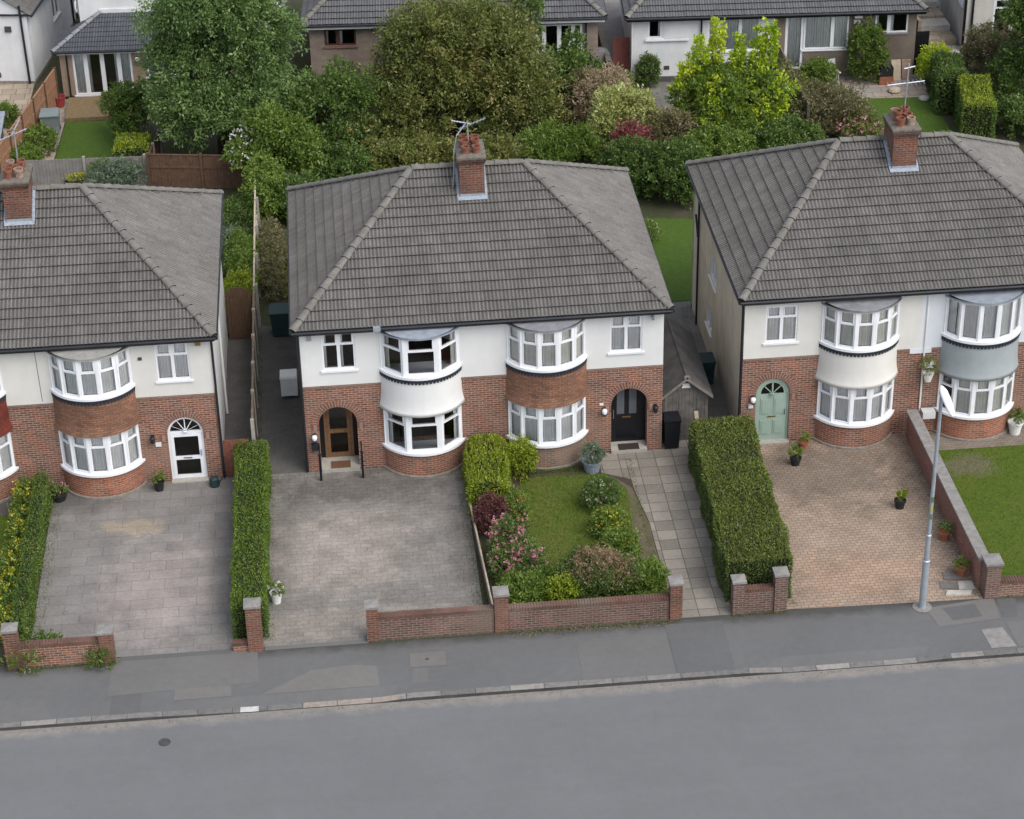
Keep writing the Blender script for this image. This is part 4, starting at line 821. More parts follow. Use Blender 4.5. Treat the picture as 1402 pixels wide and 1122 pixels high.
# rear gardens
sheet('patio', rect(-22, -11.3, 26.2, 33.2), .004, 'patio_buff'); LAWN_B2 = [(-9.75, 24.6), (-6.6, 24.4), (-6.6, 28.3), (-9.6, 28.5)]; sheet('lawn', LAWN_B2, .006, 'lawn_rear')
m = MB(); m.box(-9.65, -4, 28.5, 30.75, 0, .16); struct(m, 'decking', 'deck'); sheet('gravel_border', [(-10.4, 24), (-9.8, 24.6), (-9.65, 28.5), (-9.7, 31), (-10.3, 31), (-10.9, 26)], .005, 'patio_mixed')
sheet('lawn', [(11.0, 9.9), (13.38, 9.6), (14.6, 9.8), (14.6, 16.0), (12.9, 16.3), (10.8, 16)], .006, 'lawn_rear'); sheet('lawn', [(22.6, 21.2), (26.25, 21.2), (26.1, 26.2), (22.3, 26.5)], .006, 'lawn_rear')
sheet('patio', [(22.0, 26.4), (26.2, 26.15), (26.5, 28.6), (21.5, 29.2)], .004, 'patio_mixed'); sheet('patio', [(14.2, 26.0), (18.5, 25.8), (18.5, 29.6), (14.2, 29.6)], .004, 'patio_grey')
sheet('alley', [(12.4, 28), (14.3, 28), (18, 60), (12.2, 60)], .005, 'alley')

# ------------------------------------------------------------------ the three pairs
A_ = dict(dw=.56)
C = semi(0, 'central semi-detached pair with white upper walls, one white and one brown tile-hung bay', 5.10,
  dict(render='render_white', wcurt='left', bay=dict(n=3, panel_mat='render_white', up_curts=['left', 'none', 'right'], low_curts=['left', 'none', 'right'], roof_mat='lead'), door='timber', dy=.55, arch=(.58, 1.68, .58), step=.14),
  dict(render='render_white', wcurt='full', bay=dict(panel_mat='tile_hung', base='brick_brown', roof_mat='lead_dark'), door='black', dy=.42, arch=(.56, 1.68, .58), step=.12, dx=1.02), .06, 'render_cream', 'render_cream', 2)
Rr = semi(13.38, 'right-hand semi-detached pair with sage green arched door and a grey panelled bay', 5.21,
  dict(render='render_cream', wcurt='full', bay=dict(panel_mat='render_cream', roof_mat='lead_dark'), door='sage', dy=.06, arch=(.53, 1.72, .56)),
  dict(render='render_bluewhite', wcurt='full', bay=dict(panel_mat='render_grey', base='brick_orange', upper_transom=False, up_curts=['gap', 'full', 'full', 'full', 'full'], low_curts=['none', 'full', 'full', 'full', 'right']), door='black', dy=.3, arch=(.56, 1.68, .58)), .10, 'render_side_cream', 'render_side_cream', 3)
Lh = semi(-2.63 - W_, 'left-hand semi-detached pair with white glazed arched door and brown tile-hung bay', 5.12,
  dict(render='render_cream', wcurt='full', bay=dict(panel_mat='tile_hung_red'), door='sage', dy=.06, arch=(.53, 1.68, .56)),
  dict(render='render_cream', wcurt='full', bay=dict(panel_mat='tile_hung', roof_mat='felt_grey', base='brick_orange'), door='white', dy=.06, arch=(.54, 1.68, .56), dx=1.0), -.1, 'render_white', 'render_white', 5)
# fittings on the houses
wall_lamp(C, .24, 1.28); boxpart(C, 'postbox', 'black_plastic', .14, .36, -.11, -.002, .82, 1.05); wall_lamp(C, 9.12, 1.55); wall_lamp(C, 10.70, 1.55, mat='black_plastic'); boxpart(C, 'alarm_box', 'steel', .22, .36, -.07, -.02, 4.62, 4.82)
m = MB(); m.box(10.52, 10.62, -.08, -.02, 4.72, 4.82); m.tube([(10.57, -.08, 4.76), (10.57, -.2, 4.7)], .045, 8); m.build('security_lamp', 'steel', C)
boxpart(C, 'door_number', 'pot_white', 8.98, 9.1, -.02, -.002, 1.72, 1.8)
pipe(C, [(-.05, -.1, 5.0), (-.05, -.04, 4.8), (-.05, -.04, .05)]); pipe(C, [(2.28, -.3, 5.02), (2.28, -.2, 4.98), (2.34, -.12, 4.9)], 'steel', .045, 'hopper')
m = MB(); m.box(2.2, 2.42, -.42, -.24, 4.98, 5.12); m.build('gutter_outlet', 'steel', C)
mt = MB(); mt.box(.68, 1.28, -.10, .3, .142, .155); mt.build('doormat', 'mat_brown', C); mt = MB(); mt.box(9.58, 10.22, -.10, .25, .122, .136); mt.build('doormat', 'mat_dark', C)
wall_lamp(Rr, 13.72, 1.62); boxpart(Rr, 'alarm_box', 'pot_white', 13.60, 13.74, -.06, -.002, 1.30, 1.42)
pipe(Rr, [(13.25, .05, 5.1), (13.33, .03, 4.9), (13.33, .03, .05)]); pipe(Rr, [(13.31, 7.8, 4.9), (13.31, 7.8, .05)]); pipe(Rr, [(13.31, 8.4, 3.9), (13.31, 8.1, 3.6), (13.31, 7.9, 3.3)])
pipe(Rr, [(19.0, -.04, 5.0), (19.0, -.04, .4)], 'pot_white', .03)
m = MB(); m.box(18.98, 19.28, -.22, -.03, 2.42, 2.62); m.build('meter_box', 'box_white', Rr); m = MB(); m.box(18.55, 19.22, -.032, -.02, 2.86, 3.04); m.build('paint_patch', 'render_bluewhite', Rr)
m = MB(); m.box(19.02, 19.42, -.42, -.12, .72, .95); m.build('meter_cupboard', 'box_white', Rr)
pipe(Lh, [(-2.56, -.12, 5.0), (-2.58, -.05, 4.8), (-2.58, -.05, .05)]); boxpart(Lh, 'alarm_box', 'brass', -3.06, -2.9, -.08, -.02, 4.7, 4.9); boxpart(Lh, 'vent_grille', 'iron', -4.78, -4.66, -.04, -.02, 4.3, 4.4)
boxpart(Lh, 'door_number', 'pot_white', -4.55, -4.38, -.03, -.002, 1.28, 1.42); wall_lamp(Lh, -4.62, 1.6, mat='black_plastic'); pipe(Lh, [(-2.56, 3.8, 4.9), (-2.56, 3.8, .05)], 'pot_white')
pipe(Lh, [(-7.75, -.02, 5.0), (-7.72, -.02, 3.1)], 'iron', .008, 'cable')
# ------------------------------------------------------------------ roof aerials
def aerial(label, base, top, booms, cable=None, hoop=False):
    t = thing('tv_aerial', label, 'aerial', base); m = MB(); m.tube([base, top], .022, 6); m.build('mast', 'aluminium', t)
    for (a, b, els, el) in booms:
        m = MB(); a, b = Vector(a), Vector(b); m.tube([a, b], .018, 5); d = (b - a).normalized(); s = d.cross(Vector((0, 0, 1))).normalized()
        for k in range(els): p = a.lerp(b, (k + .5) / els); m.tube([p - s * el, p + s * el], .008, 4, caps=False)
        m.build('antenna', 'aluminium', t)
    if cable: m = MB(); m.tube(cable, .02, 5); m.build('cable', 'steel', t)
    return t
aerial('crossed silver television aerials on the central chimney stack', (5.50, 4.2, 8.6), (5.46, 4.25, 9.5), [((4.98, 4.1, 9.62), (5.62, 4.35, 9.36), 7, .10), ((5.20, 4.3, 9.24), (6.02, 4.15, 9.62), 8, .12)],
       [(5.40, 4.2, 9.45), (5.12, 4.05, 9.15), (5.02, 4.0, 8.7), (5.0, 3.98, 8.1), (4.95, 3.95, 7.5)])
aerial('tall aerial with drooping rods above the right-hand chimney', (19.1, 4.6, 8.7), (19.15, 4.65, 10.45), [((18.5, 4.6, 9.78), (19.7, 4.7, 9.82), 9, .22), ((19.0, 4.6, 10.3), (19.35, 4.7, 10.32), 3, .08)])
aerial('grey aerial with branching arms on the left-hand chimney', (-8.15, 4.6, 8.4), (-8.12, 4.6, 9.9), [((-8.6, 4.5, 9.6), (-7.75, 4.7, 9.85), 7, .14), ((-8.2, 4.5, 9.75), (-7.95, 4.9, 10.1), 4, .12)])

# ------------------------------------------------------------------ garden walls
def pier(m, x0, x1, y0, y1, h): m.box(x0, x1, y0, y1, -.02, h)
def cap(m, x0, x1, y0, y1, z, pyr=.05):
    m.box(x0 - .03, x1 + .03, y0 - .03, y1 + .03, z + .002, z + .07, 0, 't'); a = [(x0 - .03, y0 - .03), (x1 + .03, y0 - .03), (x1 + .03, y1 + .03), (x0 - .03, y1 + .03)]; c = ((x0 + x1) / 2, (y0 + y1) / 2, z + .07 + pyr)
    for i in range(4): m.poly([(*a[i], z + .07), (*a[(i + 1) % 4], z + .07), c])
def garden_wall(label, runs, piers, mat='brick_wall_garden', pmat='brick_pier', ccap='coping'):
    b = (runs[0][0] if runs else piers[0][0], -8.8, 0); t = thing('garden_wall', label, 'wall', b)
    for (x0, x1, y0, y1, h) in runs:
        m = MB(); m.box(x0, x1, y0, y1, -.02, h - .10); m.build('brickwork', mat, t)
        m = MB(); n = max(1, round((x1 - x0) / .078))
        for k in range(n):
            a = x0 + (x1 - x0) * k / n; bb = a + (x1 - x0) / n - .012; j = random.random() * .012; m.box(a, bb, y0 - .012 + j * .3, y1 + .012, h - .099, h + j * .6)
        m.box(x0, x1, y0 + .01, y1 - .01, h - .0995, h - .012); m.build('brick_coping', 'brick_cope', t)
    for (x0, x1, y0, y1, h, c) in piers:
        m = MB(); pier(m, x0, x1, y0, y1, h); p = m.build('pier', pmat, t)
        if c: k = MB(); cap(k, x0, x1, y0, y1, h, c); k.build('pier_cap', ccap, p)
    return t
brick_mat('brick_pier', (0.221, 0.0861, 0.0558), (0.123, 0.0541, 0.0377), (0.238, 0.18, 0.139), stain=.5, weather=(0.131, 0.082, 0.0615)); brick_mat('brick_cope', (0.18, 0.0943, 0.0697), (0.107, 0.0656, 0.0508), (0.164, 0.131, 0.107), bw=.5, rh=.5, mo=.0, stain=.5, weather=(0.164, 0.148, 0.123))
garden_wall('long low brick front wall with three piers before the central gardens', [(1.78, 4.94, -8.88, -8.66, .78), (5.34, 9.78, -8.86, -8.64, .74)], [(1.45, 1.78, -8.94, -8.6, 1.1, 0.012), (4.95, 5.33, -8.94, -8.56, 1.22, .03), (9.79, 10.13, -8.93, -8.57, 1.17, .03)])
garden_wall('short brick wall between two capped piers in front of the big hedge', [(11.88, 12.70, -8.84, -8.62, .80)], [(11.54, 11.875, -8.9, -8.56, 1.06, .04), (12.705, 13.06, -8.9, -8.54, 1.2, .03)], pmat='brick_wall_garden')
garden_wall('low weedy brick wall with one capped pier and one plain pier', [(-7.88, -5.74, -8.98, -8.76, .74)], [(-8.26, -7.885, -9.02, -8.66, 1.22, .08), (-5.735, -5.37, -9.08, -8.72, .98, .03)], mat='brick_red')
garden_wall('single slim brick pier with a stub of wall at the clipped hedge end', [(-2.2, -1.79, -8.92, -8.74, .28)], [(-1.785, -1.38, -9.0, -8.62, 1.45, .05)], mat='brick_red')
garden_wall('low pale brick front wall of the right-hand lawn', [(19.03, 24.5, -8.95, -8.72, .55)], [], mat='brick_brown')
t = thing('boundary_wall', 'long brick boundary wall with pale stone coping dividing drive from lawn', 'wall', (18.7, -4.5, 0))
m = MB(); m.box(18.58, 18.82, -8.5, -.25, -.02, .93); m.build('brickwork', 'brick_pinkred', t)
m = MB(); y = -8.52
while y < -.3: m.box(18.53, 18.87, y, min(y + .595, -.25), .932, 1.0 + random.random() * .008); y += .605
m.build('coping', 'coping', t); m = MB(); pier(m, 18.62, 19.02, -8.98, -8.54, 1.12); p = m.build('pier', 'brick_wall_garden', t); m = MB(); cap(m, 18.60, 19.04, -9.0, -8.52, 1.122, .03); m.build('pier_cap', 'coping', p)
brick_mat('brick_pinkred', (.27, .125, .10), (.20, .09, .07), (.27, .17, .14), stain=.3)

# ------------------------------------------------------------------ street lamp, manhole
t = thing('street_lamp', 'tall grey street lamp with white lantern at the drive edge', 'street lamp', (16.82, -9.12, 0))
m = MB(); m.lathe((16.82, -9.12, 0), [(.10, -.05), (.10, 1.5), (.085, 1.56), (.072, 1.6), (.072, 2.35), (.064, 2.4), (.058, 2.42), (.046, 6.9), (0, 6.9)], 16); po = m.build('column', 'steel', t, smooth=False)
m = MB(); m.lathe((16.82, -9.12, 1.5), [(.108, 0), (.108, .07), (.08, .09)], 14); m.lathe((16.82, -9.12, 2.34), [(.08, 0), (.08, .07), (.058, .09)], 14); m.build('collar', 'aluminium', po)
m = MB(); m.box(16.785, 16.855, -9.188, -9.172, 2.95, 3.11); m.build('sticker', 'sticker_green', po); m = MB(); m.box(16.785, 16.855, -9.188, -9.172, 3.2, 3.39); m.build('sticker', 'sticker_yellow', po); m = MB(); m.box(16.785, 16.855, -9.188, -9.172, 3.5, 3.66); m.build('sticker', 'sticker_green', po)
m = MB(); rings = []
for k, (s, w, h, dz) in enumerate([(-.08, .05, .05, 0), (0, .09, .08, .0), (.12, .12, .10, .02), (.35, .125, .10, .04), (.6, .11, .08, .055), (.78, .07, .05, .06), (.86, .02, .02, .06)]):
    cx_, cy_ = 16.82 + .20 * s, -9.12 - .72 * s; rings.append([Vector((cx_ + w * math.cos(a) * .95, cy_ - w * math.cos(a) * .32 * -1, 6.98 + dz - .62 * s + h * math.sin(a))) for a in [2 * PI * q / 12 for q in range(12)]])
for a, b in zip(rings, rings[1:]):
    for k in range(12): m.poly([a[k], a[(k + 1) % 12], b[(k + 1) % 12], b[k]])
m.poly(rings[0][::-1]); m.poly(rings[-1]); la = m.build('lantern', 'lamp_white', t, smooth=True); m = MB(); m.lathe((16.82, -9.12, 6.84), [(.075, 0), (.085, .1), (.06, .2)], 12); m.build('bracket', 'aluminium', la)
m = MB(); m.lathe((16.82, -9.12, 0), [(.27, .0), (.27, .012), (.10, .02)], 12); m.build('base_collar', 'coping', t)
m = MB(); m.lathe((-3.93, -12.47, -.097), [(.16, 0), (.16, .006), (.13, .008), (.13, .004), (0, .004)], 18); o = m.build('manhole_cover', 'iron', org=(-3.93, -12.47, -.1)); tag(o, 'small round dark iron cover set in the grey road', 'manhole cover')
m = MB(); m.box(2.98, 3.06, -9.92, -9.84, .010, .016); o = m.build('stopcock_cover', 'iron', org=(3.02, -9.88, .01)); tag(o, 'tiny dark stopcock cover in the pale pavement patch', 'cover')

# ------------------------------------------------------------------ pots
def pot(label, x, y, r, h, mat, plant, pr, ph, pm='pot', flower=None, L=.07, spike=False, group=None, n=1.0, rim=True):
    t = thing('potted_plant', label, 'potted plant', (x, y, 0), group); m = MB()
    m.lathe((x, y, .008), [(r * .72, 0), (r * .96, h - .06), (r * 1.08, h - .055), (r * 1.08, h), (r * .92, h), (r * .88, h - .05), (0, h - .05)], 16); p = m.build('pot', mat, t)
    pr *= .66; ph *= .74; lobes = [((x, y, h + ph * .45), (pr, pr, ph * .55)), ((x + pr * .3, y - pr * .2, h + ph * .35), (pr * .7, pr * .7, ph * .4))]
    crown('plant', lobes, plant, t, dens=70 * n, per=12, sl=.10, L=L, W=L * (.3 if spike else .55), up=1.6 if spike else .3, spread=.35 if spike else .8, low=-.6)
    if flower: flowers('flowers', lobes, parent=t, **flower)
    return t
pot('black pot with small green bush left of the white glazed door', -4.55, -.45, .17, .34, 'pot_black', 'leaf_mid', .22, .32)
pot('wide dark planter with sparse plant beside the left-hand bay', -7.55, -.62, .27, .28, 'pot_black', 'leaf_dark', .30, .30, flower=dict(mat='petal_pink', n=8, size=.05))
pot('white pot of white flowers beside the clipped boundary hedge', -1.02, -6.75, .17, .34, 'pot_white', 'leaf_mid', .22, .36, flower=dict(mat='petal_white', n=22, size=.06))
pot('large blue-grey pot with silvery plant beside the tile-hung bay', 8.62, -1.0, .30, .42, 'pot_blue', 'leaf_grey', .42, .62, L=.09)
pot('small terracotta pot beside the right-hand cream bay', 15.28, -.5, .17, .28, 'terracotta', 'leaf_mid', .17, .30)
pot('black pot with fern standing before the sage green door', 14.85, -1.40, .17, .26, 'pot_black', 'leaf_mid', .20, .34, spike=True, L=.12)
pot('black pot alone in the middle of the brick driveway', 17.42, -4.15, .17, .28, 'pot_black', 'leaf_lime', .19, .34, spike=True, L=.12)
pot('terracotta pot halfway along the stone-capped boundary wall', 18.28, -5.95, .17, .30, 'terracotta', 'leaf_dark', .21, .36)
pot('terracotta pot near the road end of the boundary wall', 18.28, -7.75, .18, .30, 'terracotta', 'leaf_mid', .22, .34)
pot('white pot with leafy plant beside the orange brick bay', 22.0, -.42, .23, .42, 'pot_white', 'leaf_dark', .26, .55)
t = thing('watering_can', 'dark watering can beside the white glazed door', 'watering can', (-2.88, -.42, 0)); m = MB(); m.lathe((-2.88, -.42, .01), [(.15, 0), (.16, .05), (.14, .26), (.09, .3), (0, .3)], 14); m.build('body', 'dark_green', t)
m = MB(); m.tube([(-2.98, -.42, .28), (-2.95, -.42, .42), (-2.83, -.42, .44), (-2.76, -.42, .3)], .014, 6); m.build('handle', 'dark_green', t); m = MB(); m.tube([(-2.76, -.44, .1), (-2.62, -.5, .32)], [.03, .018], 8); m.build('spout', 'dark_green', t)
# hanging planter on the right-hand party wall
t = thing('hanging_planter', 'white wall planter of dry grass beside the grey panelled bay', 'planter', (19.05, -.2, 2.2)); m = MB(); m.lathe((19.12, -.26, 2.0), [(.10, 0), (.17, .28), (.18, .3), (.15, .3), (0, .26)], 12); m.build('pot', 'pot_white', t)
crown('plant', [((19.12, -.28, 2.5), (.22, .2, .2))], 'leaf_olive', t, dens=70, per=12, sl=.1, L=.12, W=.03)
# ------------------------------------------------------------------ bins, shed, gates, rails
def wheelie(label, x, y, w, d, h, mat, rot=0, name='wheelie_bin', lid=None):
    t = thing(name, label, 'bin', (x, y, 0)); ca = lambda a: a
    m = MB(); a = [(x - w * .42, y - d * .38), (x + w * .42, y - d * .38), (x + w * .42, y + d * .40), (x - w * .42, y + d * .40)]; b = [(x - w * .5, y - d * .5), (x + w * .5, y - d * .5), (x + w * .5, y + d * .5), (x - w * .5, y + d * .5)]
    z0, z1 = .06, h - .1
    for i in range(4): j = (i + 1) % 4; m.poly([(*a[i], z0), (*a[j], z0), (*b[j], z1), (*b[i], z1)])
    m.poly([(*q, z0) for q in a[::-1]]); m.box(x - w * .52, x + w * .52, y - d * .52, y + d * .52, z1 - .05, z1 - .005); m.build('body', mat, t)
    m = MB(); m.box(x - w * .53, x + w * .53, y - d * .56, y + d * .5, z1, z1 + .035); P = [(x - w * .5, y - d * .5, z1 + .036), (x + w * .5, y - d * .5, z1 + .036), (x + w * .45, y + d * .4, z1 + .1), (x - w * .45, y + d * .4, z1 + .1)]
    m.poly(P); m.poly([P[0], P[3], (x - w * .45, y + d * .4, z1 + .036)]); m.poly([P[1], (x + w * .45, y + d * .4, z1 + .036), P[2]]); m.poly([P[3], P[2], (x + w * .45, y + d * .4, z1 + .036), (x - w * .45, y + d * .4, z1 + .036)]); l = m.build('lid', lid or mat, t)
    m = MB(); m.tube([(x - w * .5, y + d * .56, z1), (x + w * .5, y + d * .56, z1)], .018, 6); m.build('handle', mat, t)
    for s in (-1, 1):
        m = MB(); m.tube([(x + s * w * .42 - .02, y + d * .42, .09), (x + s * w * .42 + .02, y + d * .42, .09)], .09, 12); m.build('wheel', 'black_plastic', t)
    return t
wheelie('black wheelie bin beside the arched black door and shed', 11.24, .12, .50, .52, 1.15, 'black_paint'); wheelie('dark green bin behind the shed by the cream side wall', 12.95, 3.9, .55, .60, 1.0, 'dark_green')
wheelie('large dark green bin at the back of the side passage', -.72, 9.0, .85, .7, 1.05, 'dark_green')
t = thing('storage_cabinet', 'pale grey cabinet on feet in the side passage', 'cabinet', (-.55, 4.75, 0)); m = MB(); m.obox((-.55, 4.75), .0, .27, .25, .14, .78); m.build('body', 'box_white', t); m = MB(); m.obox((-.55, 4.75), 0, .29, .27, .782, .86, top=.92); m.build('lid', 'pot_white', t)
for sx in (-1, 1):
    for sy in (-1, 1): m = MB(); m.box(-.55 + sx * .2 - .03, -.55 + sx * .2 + .03, 4.75 + sy * .18 - .03, 4.75 + sy * .18 + .03, .005, .139); m.build('leg', 'iron', t)
for x, lab in ((.36, 'black iron handrail left of the timber glazed door'), (1.64, 'black iron handrail right of the timber glazed door')):
    t = thing('handrail', lab, 'handrail', (x, -.5, 0)); m = MB(); m.box(x - .035, x + .035, -.56, -.49, 0, .92); m.lathe((x, -.525, .92), [(.05, 0), (.05, .03), (0, .06)], 8); m.build('post', 'black_paint', t); m = MB(); m.tube([(x, -.5, .85), (x, -.02, 1.0)], .022, 6); m.tube([(x, -.5, .3), (x, -.02, .42)], .014, 6); m.tube([(x, -.27, .36), (x, -.27, .92)], .012, 5); m.build('rail', 'black_paint', t)
# shed
t = thing('garden_shed', 'weathered grey timber shed with felt roof between the houses', 'shed', (11.75, 2.3, 0))
SX0, SX1, SY0, SY1, SZE, SZR = 11.02, 12.42, .42, 4.1, 1.72, 2.3; xm = (SX0 + SX1) / 2
m = MB(); m.box(SX0, SX1, SY0, SY1, 0, SZE, 0, 't'); m.poly([(SX0, SY0, SZE), (SX1, SY0, SZE), (xm, SY0, SZR)]); m.poly([(SX1, SY1, SZE), (SX0, SY1, SZE), (xm, SY1, SZR)]); m.build('boards', 'shed_board', t)
m = MB(); k = (SZR - SZE) / (xm - SX0)
for s in (-1, 1):
    e = xm + s * (xm - SX0 + .12); a = [(xm, SY0 - .18, SZR + .05), (e, SY0 - .18, SZE - .12 * k + .05), (e, SY1 + .15, SZE - .12 * k + .05), (xm, SY1 + .15, SZR + .05)]; b = [(x, y, z - .045) for x, y, z in a]
    m.poly(a[::s]); m.poly(b[::-s])
    for i in range(4): j = (i + 1) % 4; m.poly([a[i], b[i], b[j], a[j]][::s])
rf = m.build('roof', 'felt_roof', t)
m = MB()
for s in (-1, 1): e = xm + s * (xm - SX0 + .12); m.poly([(xm, SY0 - .186, SZR + .06), (xm, SY0 - .186, SZR - .05), (e, SY0 - .186, SZE - .12 * k - .05), (e, SY0 - .186, SZE - .12 * k + .06)][::s])
m.build('bargeboard', 'wood_grey', rf); m = MB(); m.tube([(xm, SY0 - .2, SZR + .05), (xm, SY1 + .16, SZR + .05)], .035, 6); m.build('ridge_strip', 'felt_roof', rf); m = MB(); m.prism([(xm - .09, SY0 - .2), (xm + .09, SY0 - .2), (xm + .06, SY0 - .1), (xm - .06, SY0 - .1)], SZR + .02, SZR + .1); m.build('ridge_cap', 'wood_grey', rf)
m = MB()
for x in (SX0 + .07, 11.55, 12.1, SX1 - .07): m.box(x - .035, x + .035, SY0 - .02, SY0 - .002, 0, SZE)
m.build('batten', 'wood_grey', t); m = MB(); m.poly([(xm - .14, SY0 - .012, SZE + .18), (xm + .14, SY0 - .012, SZE + .18), (xm + .09, SY0 - .012, SZE + .34), (xm - .09, SY0 - .012, SZE + .34)]); m.build('gable_window', 'pot_white', t)
n = NT('shed_board'); uv = n.n('UVMap', uv_map='UVMap').outputs[0]; sx_ = n.n('SeparateXYZ'); n.l(uv, sx_.inputs[0]); fr_ = n.math('FRACT', n.math('DIVIDE', sx_.outputs[0], .13)); a_ = n.noise(n.coord(), 3, 5)
n.col(n.mix(n.math('LESS_THAN', fr_, .07), n.ramp(a_, [(.35, (.085, .078, .072)), (.65, (.155, .14, .125))]), (.04, .037, .034))); n.rough(.9); t.children[0].data.materials[0] = n.m
m = MB(); m.poly([(12.0, -.35, .01), (12.12, -.35, .01), (12.02, -.12, 1.35), (11.90, -.12, 1.35)]); m.poly([(12.12, -.32, .01), (12.0, -.32, .01), (11.90, -.09, 1.35), (12.02, -.09, 1.35)]); m.poly([(12.12, -.35, .01), (12.12, -.32, .01), (12.02, -.09, 1.35), (12.02, -.12, 1.35)]); m.poly([(11.90, -.12, 1.35), (12.02, -.12, 1.35), (12.02, -.09, 1.35), (11.90, -.09, 1.35)])
o = m.build('timber_plank', 'wood_pale', org=(12.05, -.3, 0)); tag(o, 'pale timber plank standing at the house end of the big hedge', 'plank')
# gates
def board_gate(label, x0, x1, y, h, mat, arch=.0, n=6):
    t = thing('gate', label, 'gate', ((x0 + x1) / 2, y, 0)); m = MB()
    for k in range(n):
        a, b = x0 + (x1 - x0) * k / n, x0 + (x1 - x0) * (k + 1) / n - .008; za, zb = [h + arch * math.sin(PI * (q - x0) / (x1 - x0)) for q in (a, b)]; j = random.random() * .008
        F = [(a, y - j, .05), (b, y - j, .05), (b, y - j, zb), (a, y - j, za)]; B = [(p, y + .025, z) for p, _, z in F]; m.poly(F); m.poly(B[::-1])
        for i in range(4): q = (i + 1) % 4; m.poly([F[i], B[i], B[q], F[q]])
    m.build('boards', mat, t); m = MB(); m.box(x0, x1, y + .026, y + .07, .25, .35); m.box(x0, x1, y + .026, y + .07, h - .3, h - .2); m.build('ledges', mat, t); m = MB(); m.box(x1 - .1, x1 - .06, y - .04, y - .009, h * .55, h * .55 + .12); m.build('latch', 'iron', t); return t
board_gate('tall brown arched timber gate at the back of the left passage', -2.56, -1.72, 8.78, 1.85, 'wood_brown', .14, 7); board_gate('low weathered rust-red timber gate beside the left-hand house', -2.54, -1.82, .02, 1.32, 'wood_rust', 0, 7)
board_gate('red boarded gate beside the white bungalow', 13.45, 14.18, 30.2, 1.75, 'wood_red', 0, 6)
# side fence between the passages
t = thing('fence', 'weathered concrete-post fence running between the two side passages', 'fence', (-1.62, 5, 0)); y = .45; k = 0
while y < 9.0:
    m = MB(); m.box(-1.68, -1.57, y, y + .11, 0, 1.72); m.build('post', 'concrete_post', t); m = MB(); m.box(-1.645, -1.605, y + .112, y + 1.80, .02, 1.62); m.box(-1.66, -1.59, y + .112, y + 1.80, 1.622, 1.66)
    for q in range(17): m.box(-1.655 - .006 * (q % 2), -1.646, y + .112 + q * .099, y + .112 + q * .099 + .092, .06, 1.60)
    m.build('panel', 'wood_fence_old', t); y += 1.80; k += 1
t = thing('fence', 'thin pale rail fence continuing past the side gate under ivy', 'fence', (-1.62, 14, 0)); m = MB(); m.box(-1.66, -1.60, 9.45, 18.8, 1.5, 1.58); m.box(-1.66, -1.60, 9.45, 18.8, .7, .78); m.build('rail', 'wood_pale', t)
for y in (9.5, 11.8, 14.1, 16.4, 18.7): m = MB(); m.box(-1.59, -1.50, y, y + .09, 0, 1.7); m.build('post', 'concrete_post', t)
t = thing('low_fence', 'low brown board edging fence between drive and flower garden', 'fence', (4.85, -5.5, 0)); m = MB(); m.poly([(4.74, -3.0, 0), (4.93, -8.4, 0), (4.93, -8.4, .42), (4.74, -3.0, .42)][::-1]); m.poly([(4.78, -3.0, 0), (4.97, -8.4, 0), (4.97, -8.4, .42), (4.78, -3.0, .42)]); m.poly([(4.74, -3.0, .42), (4.93, -8.4, .42), (4.97, -8.4, .42), (4.78, -3.0, .42)]); m.poly([(4.93, -8.4, 0), (4.97, -8.4, 0), (4.97, -8.4, .42), (4.93, -8.4, .42)]); m.build('boards', 'wood_grey', t)
m = MB(); m.tube([(4.73, -3.0, .43), (4.96, -8.45, .43)], .03, 6); m.build('rail', 'wood_pale', t)
#==PART4==
# ------------------------------------------------------------------ houses behind
def rear(name, label, cat, loc, deg): return thing(name, label, cat, loc, rot=math.radians(deg), local=True)
def gutter(h, x0, x1, y0, y1, z):
    g = MB(); g.tube([(x0, y0, z), (x1, y0, z)], .055, 8); g.tube([(x0, y0, z), (x0, y1, z)], .05, 8); g.tube([(x1, y0, z), (x1, y1, z)], .05, 8); g.build('gutter', 'black_plastic', h)
# pale pinkish bungalow behind the olive tree
b = rear('bungalow', 'pinkish stone bungalow half hidden behind the olive-brown tree', 'bungalow', (.64, 30.3, 0), -3.8)
m = MB(); panel(m, 0, 12.1, 0, 3.05, 0, .25, [(.62, 1.95, 2.05, 2.97), (4.2, 6.2, 1.3, 2.9), (9.5, 11.45, .95, 2.72)]); m.box(0, .25, .251, 8, 0, 3.05); m.box(11.85, 12.1, .251, 8, 0, 3.05); m.box(.25, 11.85, 7.8, 8.05, 0, 3.05); m.build('wall', 'stone_brick', b)
hip_roof(b, -.3, 12.4, -.35, 8.4, 3.1, 5.3, 3.2, 8.9, 4.0, 'roof_tile_dark', .34, .30, .018, sub=4); gutter(b, -.33, 12.43, -.40, 8.4, 3.08)
m = MB(); m.box(-.26, 12.36, -.33, -.30, 2.90, 3.04); m.build('fascia', 'upvc', b)
window(b, .62, 1.95, 2.05, 2.97, 0, [0, .42, 1], 2.74, 'left', frame='window_brown', sill='brick_soldier', sillz=.09, mull=.075); window(b, 4.2, 6.2, 1.3, 2.9, 0, 3, None, 'full', mull=.075)
window(b, 9.5, 11.45, .95, 2.72, 0, [0, .17, .5, .8, 1], None, 'none', curts=['left', 'none', 'none', 'right'], name='french_window', mull=.09)
pipe(b, [(11.6, -.1, 3.0), (11.6, -.05, .1)]); boxpart(b, 'wall_light', 'iron', 2.55, 2.66, -.1, -.002, 2.72, 2.84)
m = MB(); m.box(.3, 11.8, 3.5, 3.6, 0, 3); m.build('interior_walls', 'interior', b)
